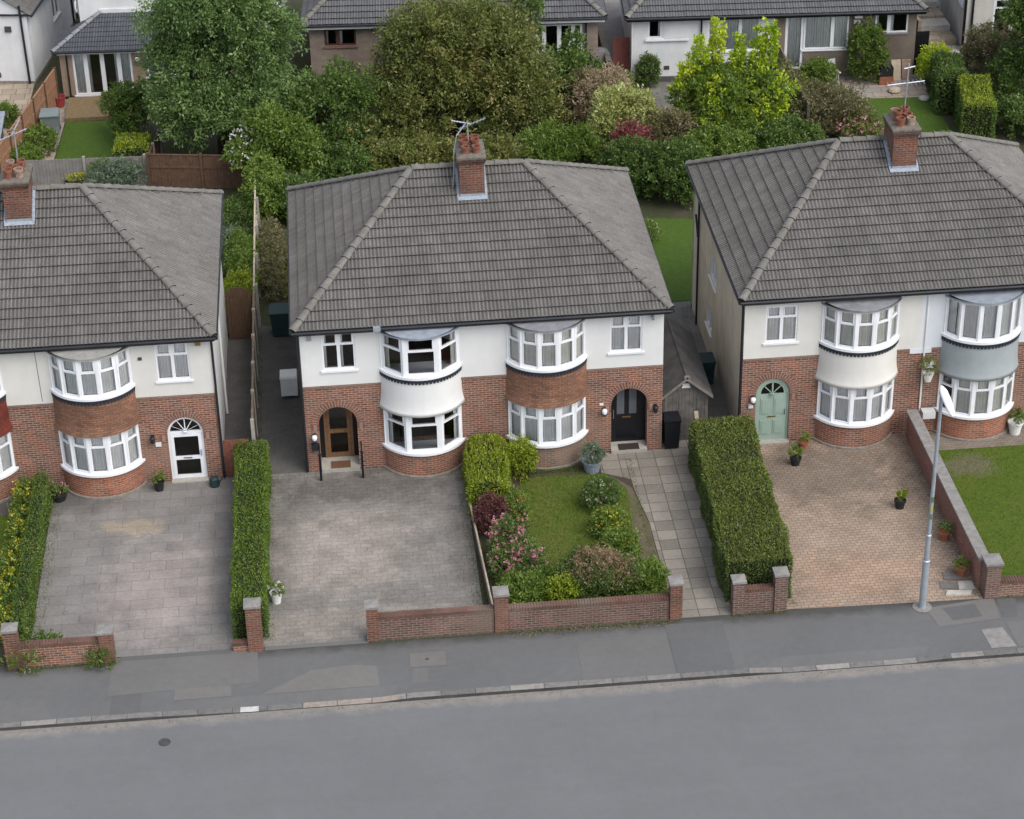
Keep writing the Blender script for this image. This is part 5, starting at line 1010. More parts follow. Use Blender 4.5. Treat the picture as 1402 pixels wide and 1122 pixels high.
# white and brown bungalow pair
b = rear('bungalow', 'bungalow with one white half and one brown pebbledash half', 'bungalow', (14.2, 29.45, 0), -3.8)
m = MB(); panel(m, 0, 5.98, .25, 2.96, 0, .25, [(.62, 1.22, 1.97, 2.88), (3.15, 5.35, 1.3, 2.8)]); m.box(0, .25, .251, 8, .25, 2.96); m.build('render_wall', 'render_rear', b)
m = MB(); m.box(-.02, 5.98, -.02, .2, 0, .249); m.build('plinth', 'passage', b)
m = MB(); panel(m, 5.98, 11.95, 0, 2.96, -.002, .25, [(6.42, 7.2, .42, 2.78), (7.2, 9.1, 1.27, 2.76), (10.2, 11.6, 1.92, 2.92)]); m.box(11.7, 11.95, .25, 8, 0, 2.96); m.build('pebbledash_wall', 'pebbledash', b)
n = NT('pebbledash'); v = n.coord(); a_ = n.noise(v, 40, 3, .8); n.col(n.mix(1.0, n.ramp(a_, [(.3, (.125, .098, .076)), (.7, (.26, .215, .175))]), n.ramp(n.noise(v, .7, 4), [(.35, .75), (.65, 1.15)]), 'MULTIPLY')); n.rough(.95); n.bump(a_, .8, .02)
m = MB(); m.box(0.25, 11.7, 7.8, 8.05, 0, 2.96); m.build('rear_wall', 'pebbledash', b); m = MB(); m.box(.3, 11.6, 3.5, 3.6, 0, 2.9); m.build('interior_walls', 'interior', b)
hip_roof(b, -.32, 12.27, -.36, 8.4, 3.0, 5.15, 3.1, 8.9, 4.0, 'roof_tile_dark', .34, .30, .018, sub=4); gutter(b, -.35, 12.3, -.41, 8.4, 2.98)
m = MB(); m.box(-.3, 12.25, -.355, -.325, 2.84, 2.94); m.build('fascia', 'black_paint', b)
window(b, .62, 1.22, 1.97, 2.88, 0, 1, None, 'right', mull=.075); m = MB(); m.box(1.3, 2.25, -.02, -.002, 1.97, 2.88); m.build('blocked_window', 'render_rear', b); m = MB(); m.box(.5, 2.35, -.1, -.003, 1.86, 1.91); m.build('sill', 'render_rear', b)
window(b, 3.15, 5.35, 1.3, 2.8, 0, [0, .2, .62, 1], None, 'full', mull=.075); window(b, 6.42, 7.2, .42, 2.78, 0, 1, None, 'full', sill=None, name='glazed_door', mull=.11); window(b, 7.2, 9.1, 1.27, 2.76, 0, [0, .64, 1], None, 'full', cmat='curtain_grey', mull=.075); window(b, 10.2, 11.6, 1.92, 2.92, 0, [0, .42, 1], None, 'left', sill='lead_dark', mull=.075)
pipe(b, [(2.87, -.1, 2.9), (2.87, -.05, .3)]); pipe(b, [(-.05, -.1, 2.9), (-.05, -.05, .1)], 'pot_white'); boxpart(b, 'wall_light', 'lamp_white', 9.3, 9.62, -.2, -.002, 2.68, 2.78); boxpart(b, 'vent_grille', 'iron', 1.32, 1.55, -.02, -.001, .55, .72); boxpart(b, 'meter_box', 'box_white', 9.28, 9.55, -.1, -.002, 2.4, 2.55)
# white house with brick garden room and slate lean-to
b = rear('house', 'white house with a buff brick garden room under a dark hipped lean-to', 'house', (-9.85, 30.9, 0), -2.6)
m = MB(); panel(m, 0, 9.0, .15, 2.16, 0, .22, [(.52, 3.0, .2, 2.08), (3.6, 5.6, .9, 2.06)]); m.box(0, .22, .221, 2.1, .15, 2.16); m.build('brick_wall', 'tan_brick', b)
m = MB(); m.box(-.06, 9.2, -.2, -.17, 2.08, 2.2); m.build('fascia', 'upvc', b)
m = MB(); h0, h1, d = 2.22, 3.10, 1.95
vf = Vector((0, d + .2, h1 - h0)); tiles(m, (-.22, -.22, h0), (1, 0, 0), vf, 9.4, vf.length, 1.85, 0, .30, .30, .012, .03, 4)
vl = Vector((1.85, 0, h1 - h0)); tiles(m, (-.22, d, h0), (0, -1, 0), vl, d + .22, vl.length, 0, d + .2, .30, .30, .012, .03, 4); rf = m.build('lean_to_roof', ['roof_slate', 'tile_edge_shade'], b)
m = MB(); hipcap(m, (-.2, -.2, h0 + .03), (1.63, d - .02, h1 + .03), .1); m.build('hip_tiles', ['lead_dark', 'tile_edge_shade'], rf); m = MB(); m.box(1.6, 9.2, d - .06, d - .005, h1 - .02, h1 + .16); m.build('flashing', 'upvc_old', rf)
g = MB(); g.tube([(-.25, -.27, 2.2), (9.2, -.27, 2.2)], .05, 8); g.build('gutter', 'black_plastic', b); pipe(b, [(.3, -.2, 2.15), (.3, -.05, 2.0), (.3, -.05, .1)])
m = MB(); panel(m, .75, 9.0, 2.2, 5.6, d, .25, [(3.2, 5.4, 3.75, 4.9)]); m.box(.75, 1.0, d + .251, 9, 0, 5.6); m.box(8.75, 9.0, d + .251, 9, 0, 5.6); m.build('render_wall', 'render_rear', b)
m = MB(); m.box(8.78, 9.02, .23, d - .01, 0, 2.16); m.build('end_wall', 'tan_brick', b)
window(b, 3.2, 5.4, 3.75, 4.9, d, 2, None, 'left', mull=.075); hip_roof(b, .5, 9.25, d - .3, 9.3, 5.55, 7.6, 3.6, 6.2, 5.6, 'roof_tile_dark', .34, .30, .018, sub=3)
f = window(b, .52, 3.0, .2, 2.08, 0, [0, .22, .5, .78, 1], None, 'full', sill='upvc', curts=['full', 'left', 'right', 'full'], name='patio_door', mull=.09); window(b, 3.6, 5.6, .9, 2.06, 0, 2, None, 'full', mull=.075)
m = MB(); m.lathe((1.0, d - .2, 3.62), [(0, 0), (.0, .001)], 4); m.tube([(1.0, d - .02, 3.6), (1.0, d - .3, 3.6)], .02, 6)
wall_lamp(b, 3.25, 1.75); m = MB(); m.box(.3, 8.7, 1.7, 1.8, 0, 2.2); m.build('interior_walls', 'interior', b)
k = MB(); R_ = .27; k.tube([(.62 + 0, d + .2 + R_ * math.cos(a), 3.35 + R_ * math.sin(a)) for a in [2 * PI * q / 16 for q in range(17)]], .03, 6); k.tube([(.72, d + .2, 3.08), (.72, d + .2, 3.0)], .03, 6); k.build('hose_reel', 'pot_white', b)
# white gabled house top left
b = rear('house', 'white rendered gable house with black downpipes behind the buff patio', 'house', (-11.25, 32.9, 0), -9)
m = MB(); xf = lambda p: Vector((-p.y, p.x, p.z)); panel(m, -8.5, 0, .12, 3.15, 0, .25); m.poly([(-8.5, 0, 3.15), (0, 0, 3.15), (-4.25, 0, 5.9)]); m.xf = xf; panel(m, .25, 12, .12, 3.15, 0, .25, [(4.0, 5.1, 1.35, 2.7)]); m.xf = None; m.build('render_wall', 'render_rear', b)
m = MB(); m.box(-8.52, .02, -.02, .2, 0, .119); m.box(-.2, .02, .2, 12, 0, .119); m.build('plinth', 'mortar', b)
m = MB(); s = Vector((-4.45, 0, 2.75)); tiles(m, (.2, -.12, 3.12), (0, 1, 0), s, 12.2, s.length, 0, 0, .30, .33, .02, .03, 4); s = Vector((4.45, 0, 2.75)); tiles(m, (-8.7, 12.1, 3.12), (0, -1, 0), s, 12.2, s.length, 0, 0, .30, .33, .02, .03, 4); m.build('roof', ['roof_tile', 'tile_edge_shade'], b)
g = MB(); g.tube([(.24, -.1, 3.08), (.24, 12, 3.08)], .05, 8); g.tube([(-8.5, -.06, 3.12), (.2, -.06, 3.12)], .045, 8); g.build('gutter', 'black_plastic', b)
pipe(b, [(-.25, -.08, 3.55), (-.22, -.06, .05)], r=.05); pipe(b, [(.06, 7.0, 3.0), (.06, 7.0, .1)], r=.05); pipe(b, [(.06, 7.6, 3.0), (.06, 7.6, .1)], r=.05); boxpart(b, 'vent_grille', 'iron', -1.0, -.72, -.06, -.002, 2.35, 2.6); boxpart(b, 'vent_grille', 'iron', -1.6, -1.45, -.08, -.002, .3, .5)
window(b, 4.0, 5.1, 1.35, 2.7, 0, 2, 2.3, 'left', xf=xf, mull=.075)
# pale house top right
b = rear('house', 'pale rendered house with black corner pipes at the top right', 'house', (28.75, 30.3, 0), -5)
m = MB(); panel(m, 0, 8, 0, 5.3, 0, .25, [(1.15, 2.75, .85, 2.6)]); xf = lambda p: Vector((p.y, p.x, p.z)); m.xf = xf; panel(m, .25, 9, 0, 5.3, 0, .25, [(.9, 1.7, 2.0, 3.4)]); m.xf = None; m.build('render_wall', 'render_dusty', b)
hip_roof(b, -.3, 8.3, -.3, 9.3, 5.25, 7.4, 3.4, 4.6, 4.5, 'roof_tile_dark', .34, .30, .018, sub=3); window(b, 1.15, 2.75, .85, 2.6, 0, 2, 2.2, 'none', mull=.075); window(b, .9, 1.7, 2.0, 3.4, 0, 1, None, 'left', xf=xf, mull=.075)
pipe(b, [(-.05, .1, 5.2), (-.05, .1, .05)], r=.05); pipe(b, [(.25, -.06, 5.2), (.25, -.06, .05)], r=.05); m = MB(); m.box(.3, 7.7, 3.5, 3.6, 0, 5.2); m.build('interior_walls', 'interior', b)
for k in range(7):
    m = MB(); x = 28.0 - .05 * k; m.box(x - .75 - .1 * (k % 2), x + .72, 30.2 + k * .95, 31.1 + k * .95, 0, .25 + .22 * k + .06 * (k % 3)); struct(m, 'steps', 'patio_buff' if k % 2 else 'slab_pale')
m = MB(); m.prism([(26.35, 29.2), (26.5, 29.2), (26.0, 37), (25.85, 37)], 0, 2.2); o = m.build('retaining_wall', 'stone_brick', org=(26.3, 30, 0)); tag(o, 'stone side wall beside the stepped passage at the top right', 'wall')
board_gate('dark boarded side gate at the brown bungalow end', 26.05, 26.75, 28.75, 1.9, 'black_paint', 0, 5)
# rear fences
def panel_fence(label, a, b, h, mat, pmat, step=1.83, name='fence', rails=True):
    a = Vector((*a, 0)); b = Vector((*b, 0)); d = (b - a); n = max(1, round(d.length / step)); ang = math.atan2(d.y, d.x); s = d.length / n; d.normalize(); t = thing(name, label, 'fence', tuple((a + b) / 2))
    for k in range(n + 1): p = a + d * s * k; m = MB(); m.obox((p.x, p.y), ang, .05, .055, 0, h + .08); m.build('post', pmat, t)
    for k in range(n):
        m = MB(); q = max(1, round(s / .14))
        for j in range(q): p = a + d * (s * k + .06 + (s - .12) * (j + .5) / q); m.obox((p.x, p.y), ang, (s - .12) / q / 2 - .003, .012 + .006 * (j % 2), .04, h)
        if rails: c = a + d * (s * (k + .5)); m.obox((c.x, c.y), ang, s / 2 - .06, .035, h * .62, h * .62 + .07); m.obox((c.x, c.y), ang, s / 2 - .06, .035, h + .001, h + .04)
        m.build('panel', mat, t)
    return t
panel_fence('orange timber panel fence between the buff patio and small lawn', (-11.6, 22.3), (-10.05, 30.4), 1.6, 'wood_orange', 'wood_brown'); panel_fence('grey concrete panel fence across the end of the left garden', (-10.6, 21.95), (-5.95, 21.75), 1.25, 'concrete_panel', 'concrete_post', 2.3, rails=False)
panel_fence('brown close-board fence beneath the tall ash tree', (-5.8, 21.5), (-1.7, 20.8), 1.4, 'wood_brown', 'wood_brown', 1.85); panel_fence('short dark fence running back beside the yellow-topped hedge', (-5.85, 21.6), (-5.5, 24.2), 1.2, 'wood_brown', 'concrete_post', 1.3)
panel_fence('old thin fence beside the alley with the red gate', (13.0, 25.5), (13.2, 33.5), 1.0, 'wood_fence_old', 'wood_grey', 1.8); panel_fence('brown garden fence dividing the two bungalow gardens', (20.25, 22.5), (20.35, 29.0), 1.55, 'wood_fence_old', 'wood_grey', 1.8)
# rear garden things
wheelie('grey-green compost bin beside the orange fence', -10.1, 27.5, .75, .8, .95, 'bin_greygreen', name='compost_bin'); t = thing('plant_tub', 'red plastic tub beside the timber deck', 'tub', (-10.0, 30.2, 0)); m = MB(); m.lathe((-10.0, 30.2, .01), [(.2, 0), (.28, .42), (.3, .45), (.26, .45), (.22, .3), (0, .3)], 14); m.build('body', 'red_plastic', t)
t = thing('trough_planter', 'black trough of yellow flowers before the concrete fence', 'planter', (-8.45, 21.35, 0)); m = MB(); m.box(-9.05, -7.9, 21.2, 21.55, .0, .55); m.build('trough', 'pot_black', t); crown('plant', [((-8.5, 21.38, .62), (.5, .16, .14))], 'leaf_lime', t, dens=90, per=10, sl=.08, L=.06, W=.04); flowers('flowers', [((-8.5, 21.38, .62), (.5, .16, .16))], 'petal_yellow', t, 40, .05)
t = thing('garden_shed', 'low shed with pale felt roof at the left edge', 'shed', (-12.6, 24.4, 0)); m = MB(); m.box(-13.6, -11.75, 23.3, 25.6, 0, 1.35); m.build('boards', 'wood_grey', t); m = MB(); m.poly([(-13.8, 23.1, 1.42), (-11.6, 23.1, 1.42), (-11.6, 25.8, 1.75), (-13.8, 25.8, 1.75)]); m.poly([(-13.8, 23.1, 1.36), (-13.8, 25.8, 1.69), (-11.6, 25.8, 1.69), (-11.6, 23.1, 1.36)]); m.poly([(-11.6, 23.1, 1.36), (-11.6, 25.8, 1.69), (-11.6, 25.8, 1.75), (-11.6, 23.1, 1.42)]); m.poly([(-13.8, 23.1, 1.36), (-11.6, 23.1, 1.36), (-11.6, 23.1, 1.42), (-13.8, 23.1, 1.42)]); m.build('roof', 'lead', t)
t = thing('garden_bench', 'brown timber bench on the deck before the patio doors', 'bench', (-7.6, 29.9, .16)); m = MB()
for k in range(3): m.box(-8.2, -6.9, 29.75 + .13 * k, 29.85 + .13 * k, .56, .60)
m.build('seat', 'wood_brown', t)
for x in (-8.1, -7.05): m = MB(); m.box(x, x + .08, 29.78, 30.08, .162, .559); m.build('leg', 'wood_brown', t)
t = thing('covered_barbecue', 'barbecue under a grey cloth cover in the alley', 'barbecue', (13.0, 30.2, 0)); m = MB(); m.obox((12.95, 30.6), .05, .42, .32, .1, .95, top=.95); m.build('frame', 'wood_brown', t); m = MB(); m.obox((12.95, 30.6), .05, .46, .36, .7, 1.08, top=.75); m.lathe((12.95, 30.6, 1.08), [(.3, 0), (.2, .08), (0, .1)], 10); m.build('cover', 'cloth_grey', t)
t = thing('garden_chair', 'white plastic chair below the brown bungalow window', 'chair', (22.6, 28.4, 0)); m = MB(); m.obox((22.6, 28.4), .3, .25, .25, .42, .46); m.build('seat', 'pot_white', t); m = MB(); m.obox((22.52, 28.64), .3, .24, .02, .46, .92, top=.9); m.build('backrest', 'pot_white', t)
for sx in (-.2, .2):
    for sy in (-.2, .2): m = MB(); m.tube([(22.6 + sx, 28.4 + sy, 0), (22.6 + sx * .95, 28.4 + sy * .95, .42)], .02, 6); m.build('leg', 'pot_white', t)
t = thing('brick_planter', 'square terracotta planter with dark pond liner against pebbledash', 'planter', (24.75, 27.9, 0)); m = MB(); m.box(24.45, 25.05, 27.7, 28.2, 0, .36); m.build('base', 'terracotta', t); m = MB(); m.box(24.47, 25.03, 27.72, 28.18, .361, .75, 0, 't'); m.box(24.52, 24.98, 27.76, 28.14, .4, .6); m.build('liner', 'pot_black', t); crown('plant', [((24.75, 27.95, .7), (.2, .16, .1))], 'leaf_grey', t, dens=60, per=8, sl=.06, L=.06)
for x, lab in ((25.3, 'pale timber board leaning beside the terracotta planter'), (25.75, 'brown panelled board leaning at the bungalow corner')): m = MB(); m.poly([(x - .2, 28.15, .0), (x + .2, 28.15, .0), (x + .2, 28.45, .8), (x - .2, 28.45, .8)]); m.poly([(x - .2, 28.19, .0), (x - .2, 28.49, .8), (x + .2, 28.49, .8), (x + .2, 28.19, .0)]); m.poly([(x - .2, 28.45, .8), (x + .2, 28.45, .8), (x + .2, 28.49, .8), (x - .2, 28.49, .8)]); o = m.build('leaning_board', 'wood_pale' if x < 25.5 else 'terracotta_pale', org=(x, 28.2, 0)); tag(o, lab, 'board')
for (x, y, r, lab, mt) in ((25.9, 25.9, .22, 'pale boulder at the corner of the far right lawn', 'slab_pale'), (26.25, 25.4, .2, 'grey boulder beside the far right lawn', 'concrete_panel'), (24.9, 26.9, .26, 'flat buff stone on the mixed patio', 'wood_pale')):
    bm_ = MB(); bm_.lathe((x, y, 0), [(r * .8, 0), (r * 1.05, r * .3), (r * .9, r * .65), (r * .4, r * .85), (0, r * .87)], 9); o = bm_.build('boulder', mt, org=(x, y, 0)); tag(o, lab, 'boulder')

# ------------------------------------------------------------------ trees and shrubs behind
big = dict(dens=9, per=34, sl=.5, L=.16, W=.068)
tree('ash_tree', 'tall green ash tree above the brown fence', (-3.0, 24.4, 0), [((-2.9, 24.6, 3.6), (2.5, 2.1, 3.0)), ((-4.3, 24.2, 5.0), (1.25, 1.2, 1.5)), ((-1.5, 24.1, 5.0), (1.45, 1.4, 1.7)), ((-2.8, 24, 6.8), (1.9, 1.6, 1.7)), ((-4.1, 23.4, 2.4), (1.3, 1.2, 1.5)), ((-1.6, 23.4, 2.9), (1.4, 1.3, 1.4)), ((-2.9, 22.9, 1.9), (1.7, 1.1, .9))], 'leaf_ash', .22, droop=.35, **big)
tree('olive_tree', 'broad olive-brown tree behind the central chimney', (6.2, 25.4, 0), [((6.4, 25.5, 2.5), (3.3, 2.3, 2.5)), ((5.7, 25.2, 4.2), (1.5, 1.5, 1.4)), ((7.3, 25.3, 4.1), (1.9, 1.5, 1.5)), ((8.9, 24.9, 2.6), (1.5, 1.4, 1.8)), ((4.0, 24.9, 2.1), (1.2, 1.2, 1.3)), ((6.3, 23.9, 1.6), (3.0, 1.2, 1.5)), ((9.3, 24, 1.3), (1.0, .9, 1.1))], 'leaf_olive', .25, up=.6, **big)
tree('sapling', 'slim dark green sapling rising above the olive tree', (9.55, 26.6, 0), [((9.5, 26.6, 5.1), (.55, .5, .75)), ((9.6, 26.6, 4.0), (.35, .35, .7))], 'leaf_dark', .06, dens=20, per=18, sl=.3, L=.14, W=.07)
mid = dict(dens=17, per=20, sl=.32, L=.14, W=.075)
tree('bushy_tree', 'dark green bushy tree between the ash and the olive tree', (.4, 23.6, 0), [((.5, 23.8, 1.7), (1.5, 1.3, 1.6)), ((1.8, 24.3, 2.2), (1.2, 1.1, 1.3)), ((-.4, 23.2, 1.3), (1.1, 1.0, 1.2)), ((2.3, 23.2, 1.0), (1.2, 1.0, 1.1)), ((.9, 22.9, .8), (1.2, .9, .8))], 'leaf_dark', .12, **mid)
tree('bushy_tree', 'brighter green bush with small pale tips left of the olive tree', (3.1, 22.6, 0), [((3.0, 22.8, .8), (1.3, 1.0, 1.0)), ((4.2, 22.6, .6), (1.0, .8, .8))], 'leaf_olive', .08, **mid)
t = tree('blossom_tree', 'small green tree with white blossom beside the side fence', (-.9, 20.4, 0), [((-.8, 20.5, 2.2), (1.2, 1.1, 1.1)), ((-1.6, 20.3, 1.8), (.8, .8, 1.0)), ((-.1, 20.4, 1.7), (.8, .8, 1.0))], 'leaf_mid', .08, **mid); flowers('blossom', [((-1.9, 20.3, 1.8), (.7, .7, 1.0))], 'petal_white', t, 130, .08, 5, low=-.4)
bush('ivy', 'green ivy curtain hanging over the thin side fence', -1.25, 18.6, .7, 1.3, 2.0, 'leaf_mid', cat='climber', dens=26, per=16, sl=.25, L=.12, W=.07, droop=.6)
bush('shrub', 'dark green shrub with white flowers before the french windows', 10.9, 26.6, 1.2, 1.1, 3.0, 'leaf_dark', dens=20, per=18, sl=.3, L=.13, W=.07, flower=dict(mat='petal_white', n=40, size=.07))
bush('shrub', 'dusty pink and buff shrub near the alley fence', 12.0, 25.3, 1.15, 1.0, 2.5, 'leaf_pink', dens=24, per=18, sl=.28, L=.13, W=.045, up=.5)
bush('shrub', 'pale yellow variegated shrub behind the central roof', 12.9, 22.8, 1.25, 1.1, 2.5, 'leaf_pale', dens=22, per=18, sl=.3, L=.14, W=.07)
bush('shrub', 'olive and pinkish shrub between pale and golden shrubs', 14.9, 22.3, 1.0, .9, 1.7, 'leaf_brown', dens=24, per=16, sl=.25, L=.12, W=.05)
gl = [((17.2, 23.4, 1.4), (1.7, 1.3, 1.5)), ((16.1, 23.3, 1.7), (1.0, .9, 1.1)), ((18.6, 23.2, 1.5), (1.0, .9, 1.3)), ((17.4, 22.6, .9), (1.8, .9, .9))]
sh = [((15.5, 23.6, 2.5), (.26, .26, .8)), ((16.0, 23.5, 3.2), (.2, .2, 1.1)), ((16.75, 23.7, 3.6), (.2, .2, 1.3)), ((17.55, 23.6, 3.1), (.2, .2, 1.1)), ((18.3, 23.5, 3.3), (.2, .2, 1.2)), ((18.8, 23.5, 3.6), (.2, .2, 1.3)), ((16.4, 23.4, 2.2), (.6, .5, .5)), ((18.2, 23.4, 2.2), (.6, .5, .5))]
t = tree('golden_tree', 'bright golden-green tree with upright shoots before the white bungalow', (17.2, 23.4, 0), gl, 'leaf_mid', .14, dens=20, per=18, sl=.3, L=.15, W=.085); crown('golden_shoots', sh, 'leaf_gold', t, dens=34, per=16, sl=.16, L=.13, W=.075, up=.6, spread=.9); crown('golden_leaves', gl, 'leaf_gold', t, dens=8, per=16, sl=.25, L=.14, W=.08, shell=.1)
bush('shrub', 'dark evergreen mass at the end of the narrow rear lawn', 14.1, 17.9, 1.5, 1.3, 2.0, 'leaf_dark', dens=22, per=18, sl=.25, L=.12, W=.07); bush('shrub', 'dark green bush behind the right corner of the central roof', 12.6, 18.9, 1.0, 1.1, 1.8, 'leaf_dark', dens=24, per=16, sl=.25, L=.11, W=.06)
bush('shrub', 'leafy green bush touching the left corner of the right-hand roof', 16.2, 19.6, 1.2, 1.1, 1.8, 'leaf_mid', dens=22, per=18, sl=.25, L=.12, W=.07)
bush('shrub', 'dark laurel below the golden tree', 18.9, 20.9, 1.3, 1.0, 1.35, 'leaf_dark', dens=20, per=18, sl=.25, L=.12, W=.07)
bush('shrub', 'red-leaved shrub behind the central roof corner', 12.85, 20.6, .7, .6, 1.9, 'leaf_red', dens=34, per=16, sl=.22, L=.11, W=.05); bush('fern_bank', 'low bright green fern bank beside the olive tree', 10.3, 21.7, 1.7, 1.3, 1.1, 'leaf_mid', cat='ferns', dens=22, per=18, sl=.3, L=.2, W=.04, up=.7)
bush('shrub', 'olive shrub with pink tips behind the right-hand chimney', 21.4, 22.9, 1.4, 1.0, 2.0, 'leaf_brown', dens=24, per=18, sl=.28, L=.12, W=.05, up=.5); bush('shrub', 'pink flowering shrub behind the right-hand ridge', 22.2, 21.6, .9, .7, 1.2, 'leaf_olive', flower=dict(mat='petal_pink', n=60, size=.1), dens=24, per=14, sl=.2, L=.1, W=.05)
bush('shrub', 'low mixed border plants along the far right lawn edge', 24.3, 21.1, 1.5, .35, .55, 'leaf_mid', flower=dict(mat='petal_pink', n=26, size=.07), dens=34, L=.1)
bush('conifer', 'dark conical evergreen against the brown pebbledash wall', 24.0, 28.3, .72, .6, 2.5, 'leaf_hedge', cat='conifer', dens=34, per=16, sl=.2, L=.1, W=.05); bush('shrub', 'small round evergreen at the white bungalow corner', 14.75, 28.9, .42, .4, 1.35, 'leaf_dark', dens=50, per=14, sl=.14, L=.09, W=.045)
bush('shrub', 'low leafy plants beside the glazed bungalow door', 21.9, 28.1, .7, .5, 1.0, 'leaf_mid', dens=34, per=14, sl=.18, L=.1, W=.06); bush('climber', 'thin straggly climber on the bungalow garden fence', 20.1, 25.4, .5, 1.6, 1.9, 'leaf_olive', cat='climber', dens=12, per=12, sl=.25, L=.1, W=.05)
bush('shrub', 'green creeper beside the red gate fence', 13.55, 27.2, .3, .9, 1.2, 'leaf_mid', cat='climber', dens=34, per=14, sl=.16, L=.09, W=.05)
hedge('hedge', 'tall boxy yew hedge with bright yellow-green top at the right', (26.75, 20.9), (27.3, 23.9), .62, 1.8, 'leaf_hedge', dens=420, L=.09, W=.05, top_mat='leaf_lime', rnd=.15); hedge('hedge', 'shaggy green hedge beside the far right lawn', (26.65, 24.2), (26.9, 26.7), .6, 1.75, 'leaf_dark', dens=420, L=.1, W=.055, wob=.1, rnd=.25)
bush('shrub', 'golden shrub at the foot of the stepped passage', 26.75, 27.6, .6, .5, 1.6, 'leaf_gold', dens=34, per=14, sl=.2, L=.1, W=.06); bush('shrub', 'dusty brown-grey shrub before the pale house', 29.4, 27.6, 1.5, 1.2, 2.2, 'leaf_brown', dens=22, per=18, sl=.28, L=.12, W=.05)
tree('bushy_tree', 'dark green tree at the right edge of the picture', (30.2, 24.6, 0), [((30.2, 24.8, 2.6), (1.6, 1.4, 2.3)), ((29.6, 24.3, 1.5), (1.2, 1.0, 1.4)), ((30.5, 24.8, 4.8), (1.2, 1.1, 1.4)), ((29.9, 24.5, 3.9), (1.0, .9, 1.1))], 'leaf_dark', .16, **mid)
bush('shrub', 'dark low shrub behind the right-hand roof end', 29.3, 21.9, 1.5, 1.0, 1.3, 'leaf_dark', dens=24, per=16, sl=.25, L=.12, W=.06)
bush('topiary', 'large round clipped evergreen on the small left lawn', -6.7, 26.1, 1.15, 1.1, 2.6, 'leaf_hedge', cat='topiary', dens=36, per=16, sl=.18, L=.1, W=.055, lobes=[((-6.7, 26.1, 1.25), (1.1, 1.05, 1.3))], low=-.9)
hedge('hedge', 'square hedge with yellow top above the concrete fence', (-6.5, 22.1), (-6.45, 23.7), .66, 1.4, 'leaf_hedge', dens=420, L=.09, W=.05, top_mat='leaf_lime', rnd=.15); bush('shrub', 'feathery grey-green shrub behind the left-hand roof', -6.9, 20.9, 1.0, .7, 1.3, 'leaf_grey', dens=30, per=16, sl=.25, L=.12, W=.04, up=.6); bush('shrub', 'dark climber on the concrete panel fence', -7.6, 21.5, .45, .25, 1.3, 'leaf_dark', cat='climber', dens=34, per=12, sl=.15, L=.1)
bush('shrub', 'leafy border plant beside the compost bin', -10.4, 25.6, .6, .7, .9, 'leaf_mid', dens=30, per=14, sl=.2, L=.12, W=.05); bush('shrub', 'low green border plants at the end of the orange fence', -10.8, 23.9, .55, .9, .75, 'leaf_mid', dens=30, per=14, sl=.2, L=.12, W=.05); bush('shrub', 'clump of green leaves on the buff patio', -12.3, 28.6, .7, .5, .7, 'leaf_mid', dens=30, per=14, sl=.22, L=.16, W=.05)
bush('shrub', 'bright green bush along the left side of the thin fence', -2.1, 12.6, .5, 2.0, 1.6, 'leaf_mid', dens=28, per=14, sl=.18, L=.1, W=.05); bush('shrub', 'tall green shrub behind the brown arched gate', -2.15, 10.2, .42, .8, 1.7, 'leaf_lime', dens=34, per=14, sl=.18, L=.1, W=.05); bush('shrub', 'wispy green and grey border plants in the narrow left garden', -2.7, 14.8, .4, 1.8, .8, 'leaf_grey', dens=24, per=12, sl=.2, L=.12, W=.035)
bush('shrub', 'brownish creeper along the right side of the thin fence', -1.15, 13.6, .38, 2.6, 1.3, 'leaf_brown', cat='climber', dens=26, per=14, sl=.18, L=.1, W=.05); bush('shrub', 'green weeds beside the central house side wall', -.45, 12.8, .3, 2.0, .6, 'leaf_olive', dens=28, per=12, sl=.16, L=.09)
bush('shrub', 'tall green weeds behind the thin fence near the blossom tree', -2.3, 17.5, .6, 1.2, 1.0, 'leaf_dark', dens=26, per=14, sl=.2, L=.1)
bush('rose_bush', 'spindly pale pink rose beside the narrow rear lawn', 12.75, 14.4, .22, .3, .75, 'leaf_mid', flower=dict(mat='petal_white', n=12, size=.05), dens=28, per=10, sl=.16, L=.08)
for x, y, r, lab in ((1.6, 20.2, 1.3, 'dark bush behind the left hip of the central roof'), (4.2, 21.0, 1.5, 'dark bush in the shade beneath the olive tree'), (7.3, 20.9, 1.4, 'dark bush just right of the central chimney'), (-.2, 18.2, .9, 'low dark bush at the foot of the blossom tree')): bush('shrub', lab, x, y, r, 1.1, 1.5, 'leaf_olive' if 3 < x < 8 else 'leaf_dark', dens=20, per=18, sl=.28, L=.13, W=.07)
# ------------------------------------------------------------------ front hedges and shrubs
hedge('hedge', 'narrow clipped green hedge between the two grey driveways', (-1.68, .1), (-1.72, -8.45), .46, 1.2, 'leaf_hedge', dens=1000, L=.055, W=.03, top_mat='leaf_front_top', wob=.06)
L3('leaf_front_top', (0.0413, 0.075, 0.0105), (0.075, 0.12, 0.015), (0.12, 0.158, 0.0225))
hedge('hedge', 'broad thick clipped hedge beside the slabbed garden path', (12.62, -.7), (12.36, -8.3), .92, 1.42, 'leaf_hedge_big', dens=1150, L=.06, W=.034, wob=.085, top_mat='leaf_big_top')
L3('leaf_big_top', (.066, .058, .019), (.080, .110, .02), (.14, .165, .036))
hedge('hedge', 'thin green hedge along the left edge of the left driveway', (-7.98, -.5), (-7.98, -8.4), .2, .95, 'leaf_hedge', dens=900, L=.055, W=.03, wob=.05)
yl = [((-8.47, -.9 - .82 * k, .42), (.25, .48, .40 + .08 * (k % 2))) for k in range(9)]
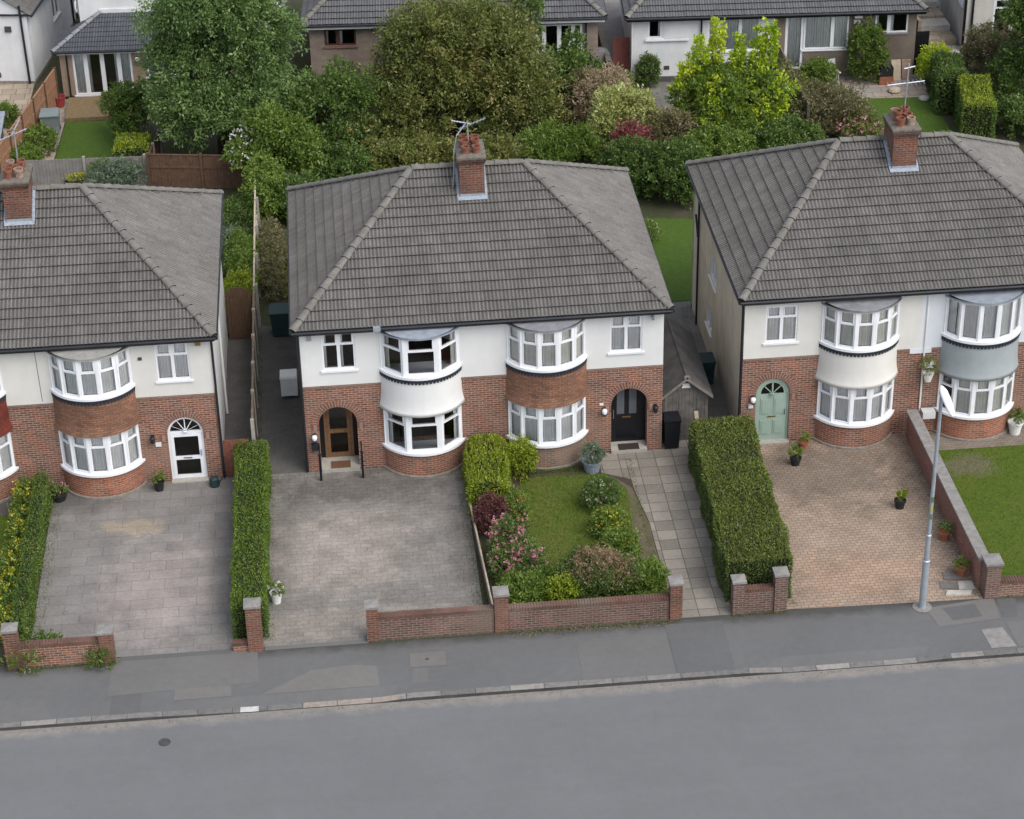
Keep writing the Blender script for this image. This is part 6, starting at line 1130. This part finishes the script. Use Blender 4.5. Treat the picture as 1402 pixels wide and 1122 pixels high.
t = bush('yellow_hedge', 'row of yellow-leaved evergreen along the left hedge', -8.55, -4.2, .4, 3.8, .9, 'leaf_hedge', cat='hedge', stem=False, lobes=yl, dens=60, per=13, sl=.14, L=.07, W=.04); crown('yellow_leaves', yl, 'petal_yellow_leaf', t, dens=20, per=8, sl=.14, L=.075, W=.045, shell=.08)
L3('petal_yellow_leaf', (0.13, 0.143, 0.013), (0.273, 0.247, 0.0195), (0.377, 0.325, 0.039))
hedge('hedge', 'short soft lime-green hedge between the two central bays', (5.42, -.35), (5.30, -3.1), .60, 1.15, 'leaf_lime', dens=800, L=.085, W=.034, wob=.10, rnd=.3)
bush('shrub', 'small golden-green shrub before the brown brick bay', 6.42, -1.0, .42, .4, 1.15, 'leaf_lime', dens=60, per=15, sl=.18, L=.085, W=.035, up=.6); bush('shrub', 'rounded purple-leaved shrub beside the drive edge', 5.32, -3.95, .48, .46, 1.12, 'leaf_purple', dens=80, per=16, sl=.12, L=.055, W=.032)
bush('shrub', 'narrow green shrub with small orange and pink flowers', 6.05, -3.6, .30, .75, .95, 'leaf_mid', dens=60, per=13, sl=.14, L=.07, W=.04, flower=[dict(mat='petal_orange', n=26, size=.05), dict(mat='petal_pink', n=18, size=.05)])
rl = [((5.65, -5.3, .6), (.5, .5, .55)), ((6.0, -6.2, .55), (.58, .55, .5)), ((5.45, -6.3, .45), (.42, .45, .42))]
bush('rose_bush', 'pink rose bush by the low board fence', 5.75, -5.8, .6, .8, 1.1, 'leaf_dark', lobes=rl, dens=48, per=13, sl=.16, L=.075, W=.042, flower=[dict(mat='petal_pink', n=150, size=.075, clump=7, cr=.11), dict(mat='petal_pink', n=30, size=.07)])
bush('shrub', 'fresh green leafy plants behind the middle brick pier', 5.85, -7.55, .62, .6, .62, 'leaf_mid', dens=54, per=14, sl=.18, L=.12, W=.045); bush('shrub', 'small gold-leaved bush beside the dome-shaped shrub', 6.95, -7.75, .48, .42, .75, 'leaf_lime', dens=70, per=14, sl=.12, L=.075, W=.045); bush('shrub', 'green filler shrub behind the gold-leaved bush', 6.6, -7.1, .55, .4, .6, 'leaf_hedge', dens=60, per=13)
dl = [((8.05, -7.35, .6), (.95, .75, .65)), ((7.5, -7.5, .45), (.6, .6, .5)), ((8.65, -7.4, .42), (.6, .6, .48))]
t = bush('shrub', 'wide dome-shaped dark shrub with pinkish brown tips by the front wall', 8.05, -7.4, 1, .8, 1.2, 'leaf_hedge_big', lobes=dl, dens=60, per=16, sl=.16, L=.07, W=.035); crown('brown_tips', [((7.95, -7.3, .62), (.70, .55, .66)), ((8.45, -7.35, .5), (.55, .5, .55))], 'leaf_pinkbrown', t, dens=75, per=8, sl=.14, L=.07, W=.026, shell=.08, up=.9, low=.1)
L3('leaf_pinkbrown', (0.105, 0.0713, 0.0375), (0.18, 0.124, 0.075), (0.285, 0.21, 0.143))
bush('shrub', 'white-flowered leafy mound on the small front lawn', 8.62, -3.0, .46, .44, .78, 'leaf_dark', dens=60, per=14, flower=[dict(mat='petal_white', n=34, size=.06), dict(mat='petal_pink', n=10, size=.055)]); bush('shrub', 'yellow flowering bush on the small front lawn', 8.7, -4.45, .46, .42, .72, 'leaf_mid', dens=60, per=14, flower=[dict(mat='petal_yellow', n=70, size=.06)])
bush('shrub', 'loose light green bush with yellow tips at the lawn edge', 8.82, -5.75, .5, .55, .75, 'leaf_mid', dens=52, per=14, sl=.18, L=.09, W=.04, flower=dict(mat='petal_yellow', n=14, size=.05))
bush('fern', 'bright green fern clump inside the front wall', 9.45, -7.2, .42, .4, .5, 'leaf_mid', cat='fern', dens=70, per=14, sl=.22, L=.16, W=.035, up=.9); bush('ground_cover', 'low green ground cover behind the right pier', 9.3, -8.1, .5, .3, .25, 'leaf_mid', cat='ground cover', dens=80, per=12, sl=.1); bush('shrub', 'mid-green shrub right of the dome-shaped bush', 8.9, -6.8, .38, .36, .6, 'leaf_hedge', dens=60)
bush('weeds', 'tall weeds sprouting before the weedy wall pier', -7.85, -9.15, .38, .14, .7, 'leaf_hedge', cat='weeds', dens=18, per=9, sl=.2, L=.12, W=.04, up=.6); bush('weeds', 'green weed clump at the foot of the plain wall pier', -5.75, -9.2, .34, .14, .4, 'leaf_hedge', cat='weeds', dens=30, per=10, sl=.2, L=.14, W=.03, up=.8)
bush('weeds', 'leafy weeds behind the weedy wall beside its capped pier', -7.5, -8.45, .7, .25, .6, 'leaf_hedge', cat='weeds', dens=30, per=11, sl=.16, L=.1, W=.045)
# fallen leaves and litter of twigs along the walls
for a, b, c, d, nn, L in ((-7.75, -7.45, -8.7, -.2, 700, .06), (-1.35, -1.05, -8.6, -.3, 600, .05), (4.45, 4.75, -8.7, -.3, 700, .06), (-2.2, -2.0, -8.6, -.3, 400, .05), (13.2, 13.4, -8.6, -.4, 600, .06), (18.4, 18.6, -8.7, -.4, 400, .05),
                          (1.5, 10.1, -9.02, -8.94, 900, .05), (-8.3, -5.4, -9.12, -9.02, 500, .06), (11.5, 13.1, -8.98, -8.9, 200, .06), (-1.66, -1.45, .3, 9.0, 700, .07), (10.95, 13.3, 4.3, 9.6, 700, .09), (9.72, 9.9, -8.6, -.4, 600, .05), (18.9, 24, -9.05, -8.96, 300, .05)):
    blades('joint_weeds', rect(a, b, c, d), nn, L)
k = 900; P = np.c_[-9 + rng.random(k) * 30, -11.56 - np.abs(rng.normal(size=k)) * .10, np.full(k, -.094)]; D = runit(k); D[:, 2] *= .1
tag(leaf_mesh('gutter_litter', P, nrm(D), .035, .022, rng.random(k), 'leaf_brown'), kind='stuff')
k = 260; P = np.c_[-7.5 + rng.random(k) * 26, -8.7 + rng.random(k) * 8.4, np.full(k, .016)]; P = P[((P[:, 0] < 4.6) | (P[:, 0] > 13.3)) & (np.abs(P[:, 0] + 1.7) > .6)]; D = runit(len(P)); D[:, 2] *= .1
tag(leaf_mesh('drive_litter', P, nrm(D), .035, .02, rng.random(len(P)), 'leaf_brown'), kind='stuff')
k = 700; P = np.c_[5.4 + rng.random(k) * 4.4, -8.92 - np.abs(rng.normal(size=k)) * .12, np.full(k, .008)]; D = runit(k); D[:, 2] *= .1
tag(leaf_mesh('fallen_leaves', P, nrm(D), .05, .03, rng.random(k), 'leaf_brown'), kind='stuff')

GROUPS = {'semi_detached_house': 'semi-detached pairs along the street', 'potted_plant': 'potted plants on the drives and by the doors', 'tv_aerial': 'aerials on the chimney stacks', 'garden_wall': 'low brick front walls',
          'hedge': 'clipped hedges', 'gate': 'boarded gates', 'wheelie_bin': 'bins beside the houses', 'handrail': 'handrails at the timber door', 'weeds': 'weeds along the pavement wall', 'shrub': 'shrubs and bushes in the gardens',
          'fence': 'garden fences', 'bungalow': 'bungalows behind the gardens', 'bushy_tree': 'bushy trees behind the houses', 'boulder': 'stones on the far right patio', 'leaning_board': 'boards leaning on the bungalow', 'climber': 'climbers on the rear fences', 'rose_bush': 'rose bushes', 'garden_shed': 'garden sheds', 'house': 'white houses behind the gardens'}
for o in list(SC.objects):
    g = GROUPS.get(o.name.split('.')[0])
    if g and 'label' in o and o.parent is None: o['group'] = g
    if o.name.startswith('stray_shoots') or o.name.split('.')[0] in ('flowers', 'blossom') and len(o.data.polygons) > 700: o['kind'] = 'stuff'
for me, i, nm in PEND: me.materials[i] = M[nm]
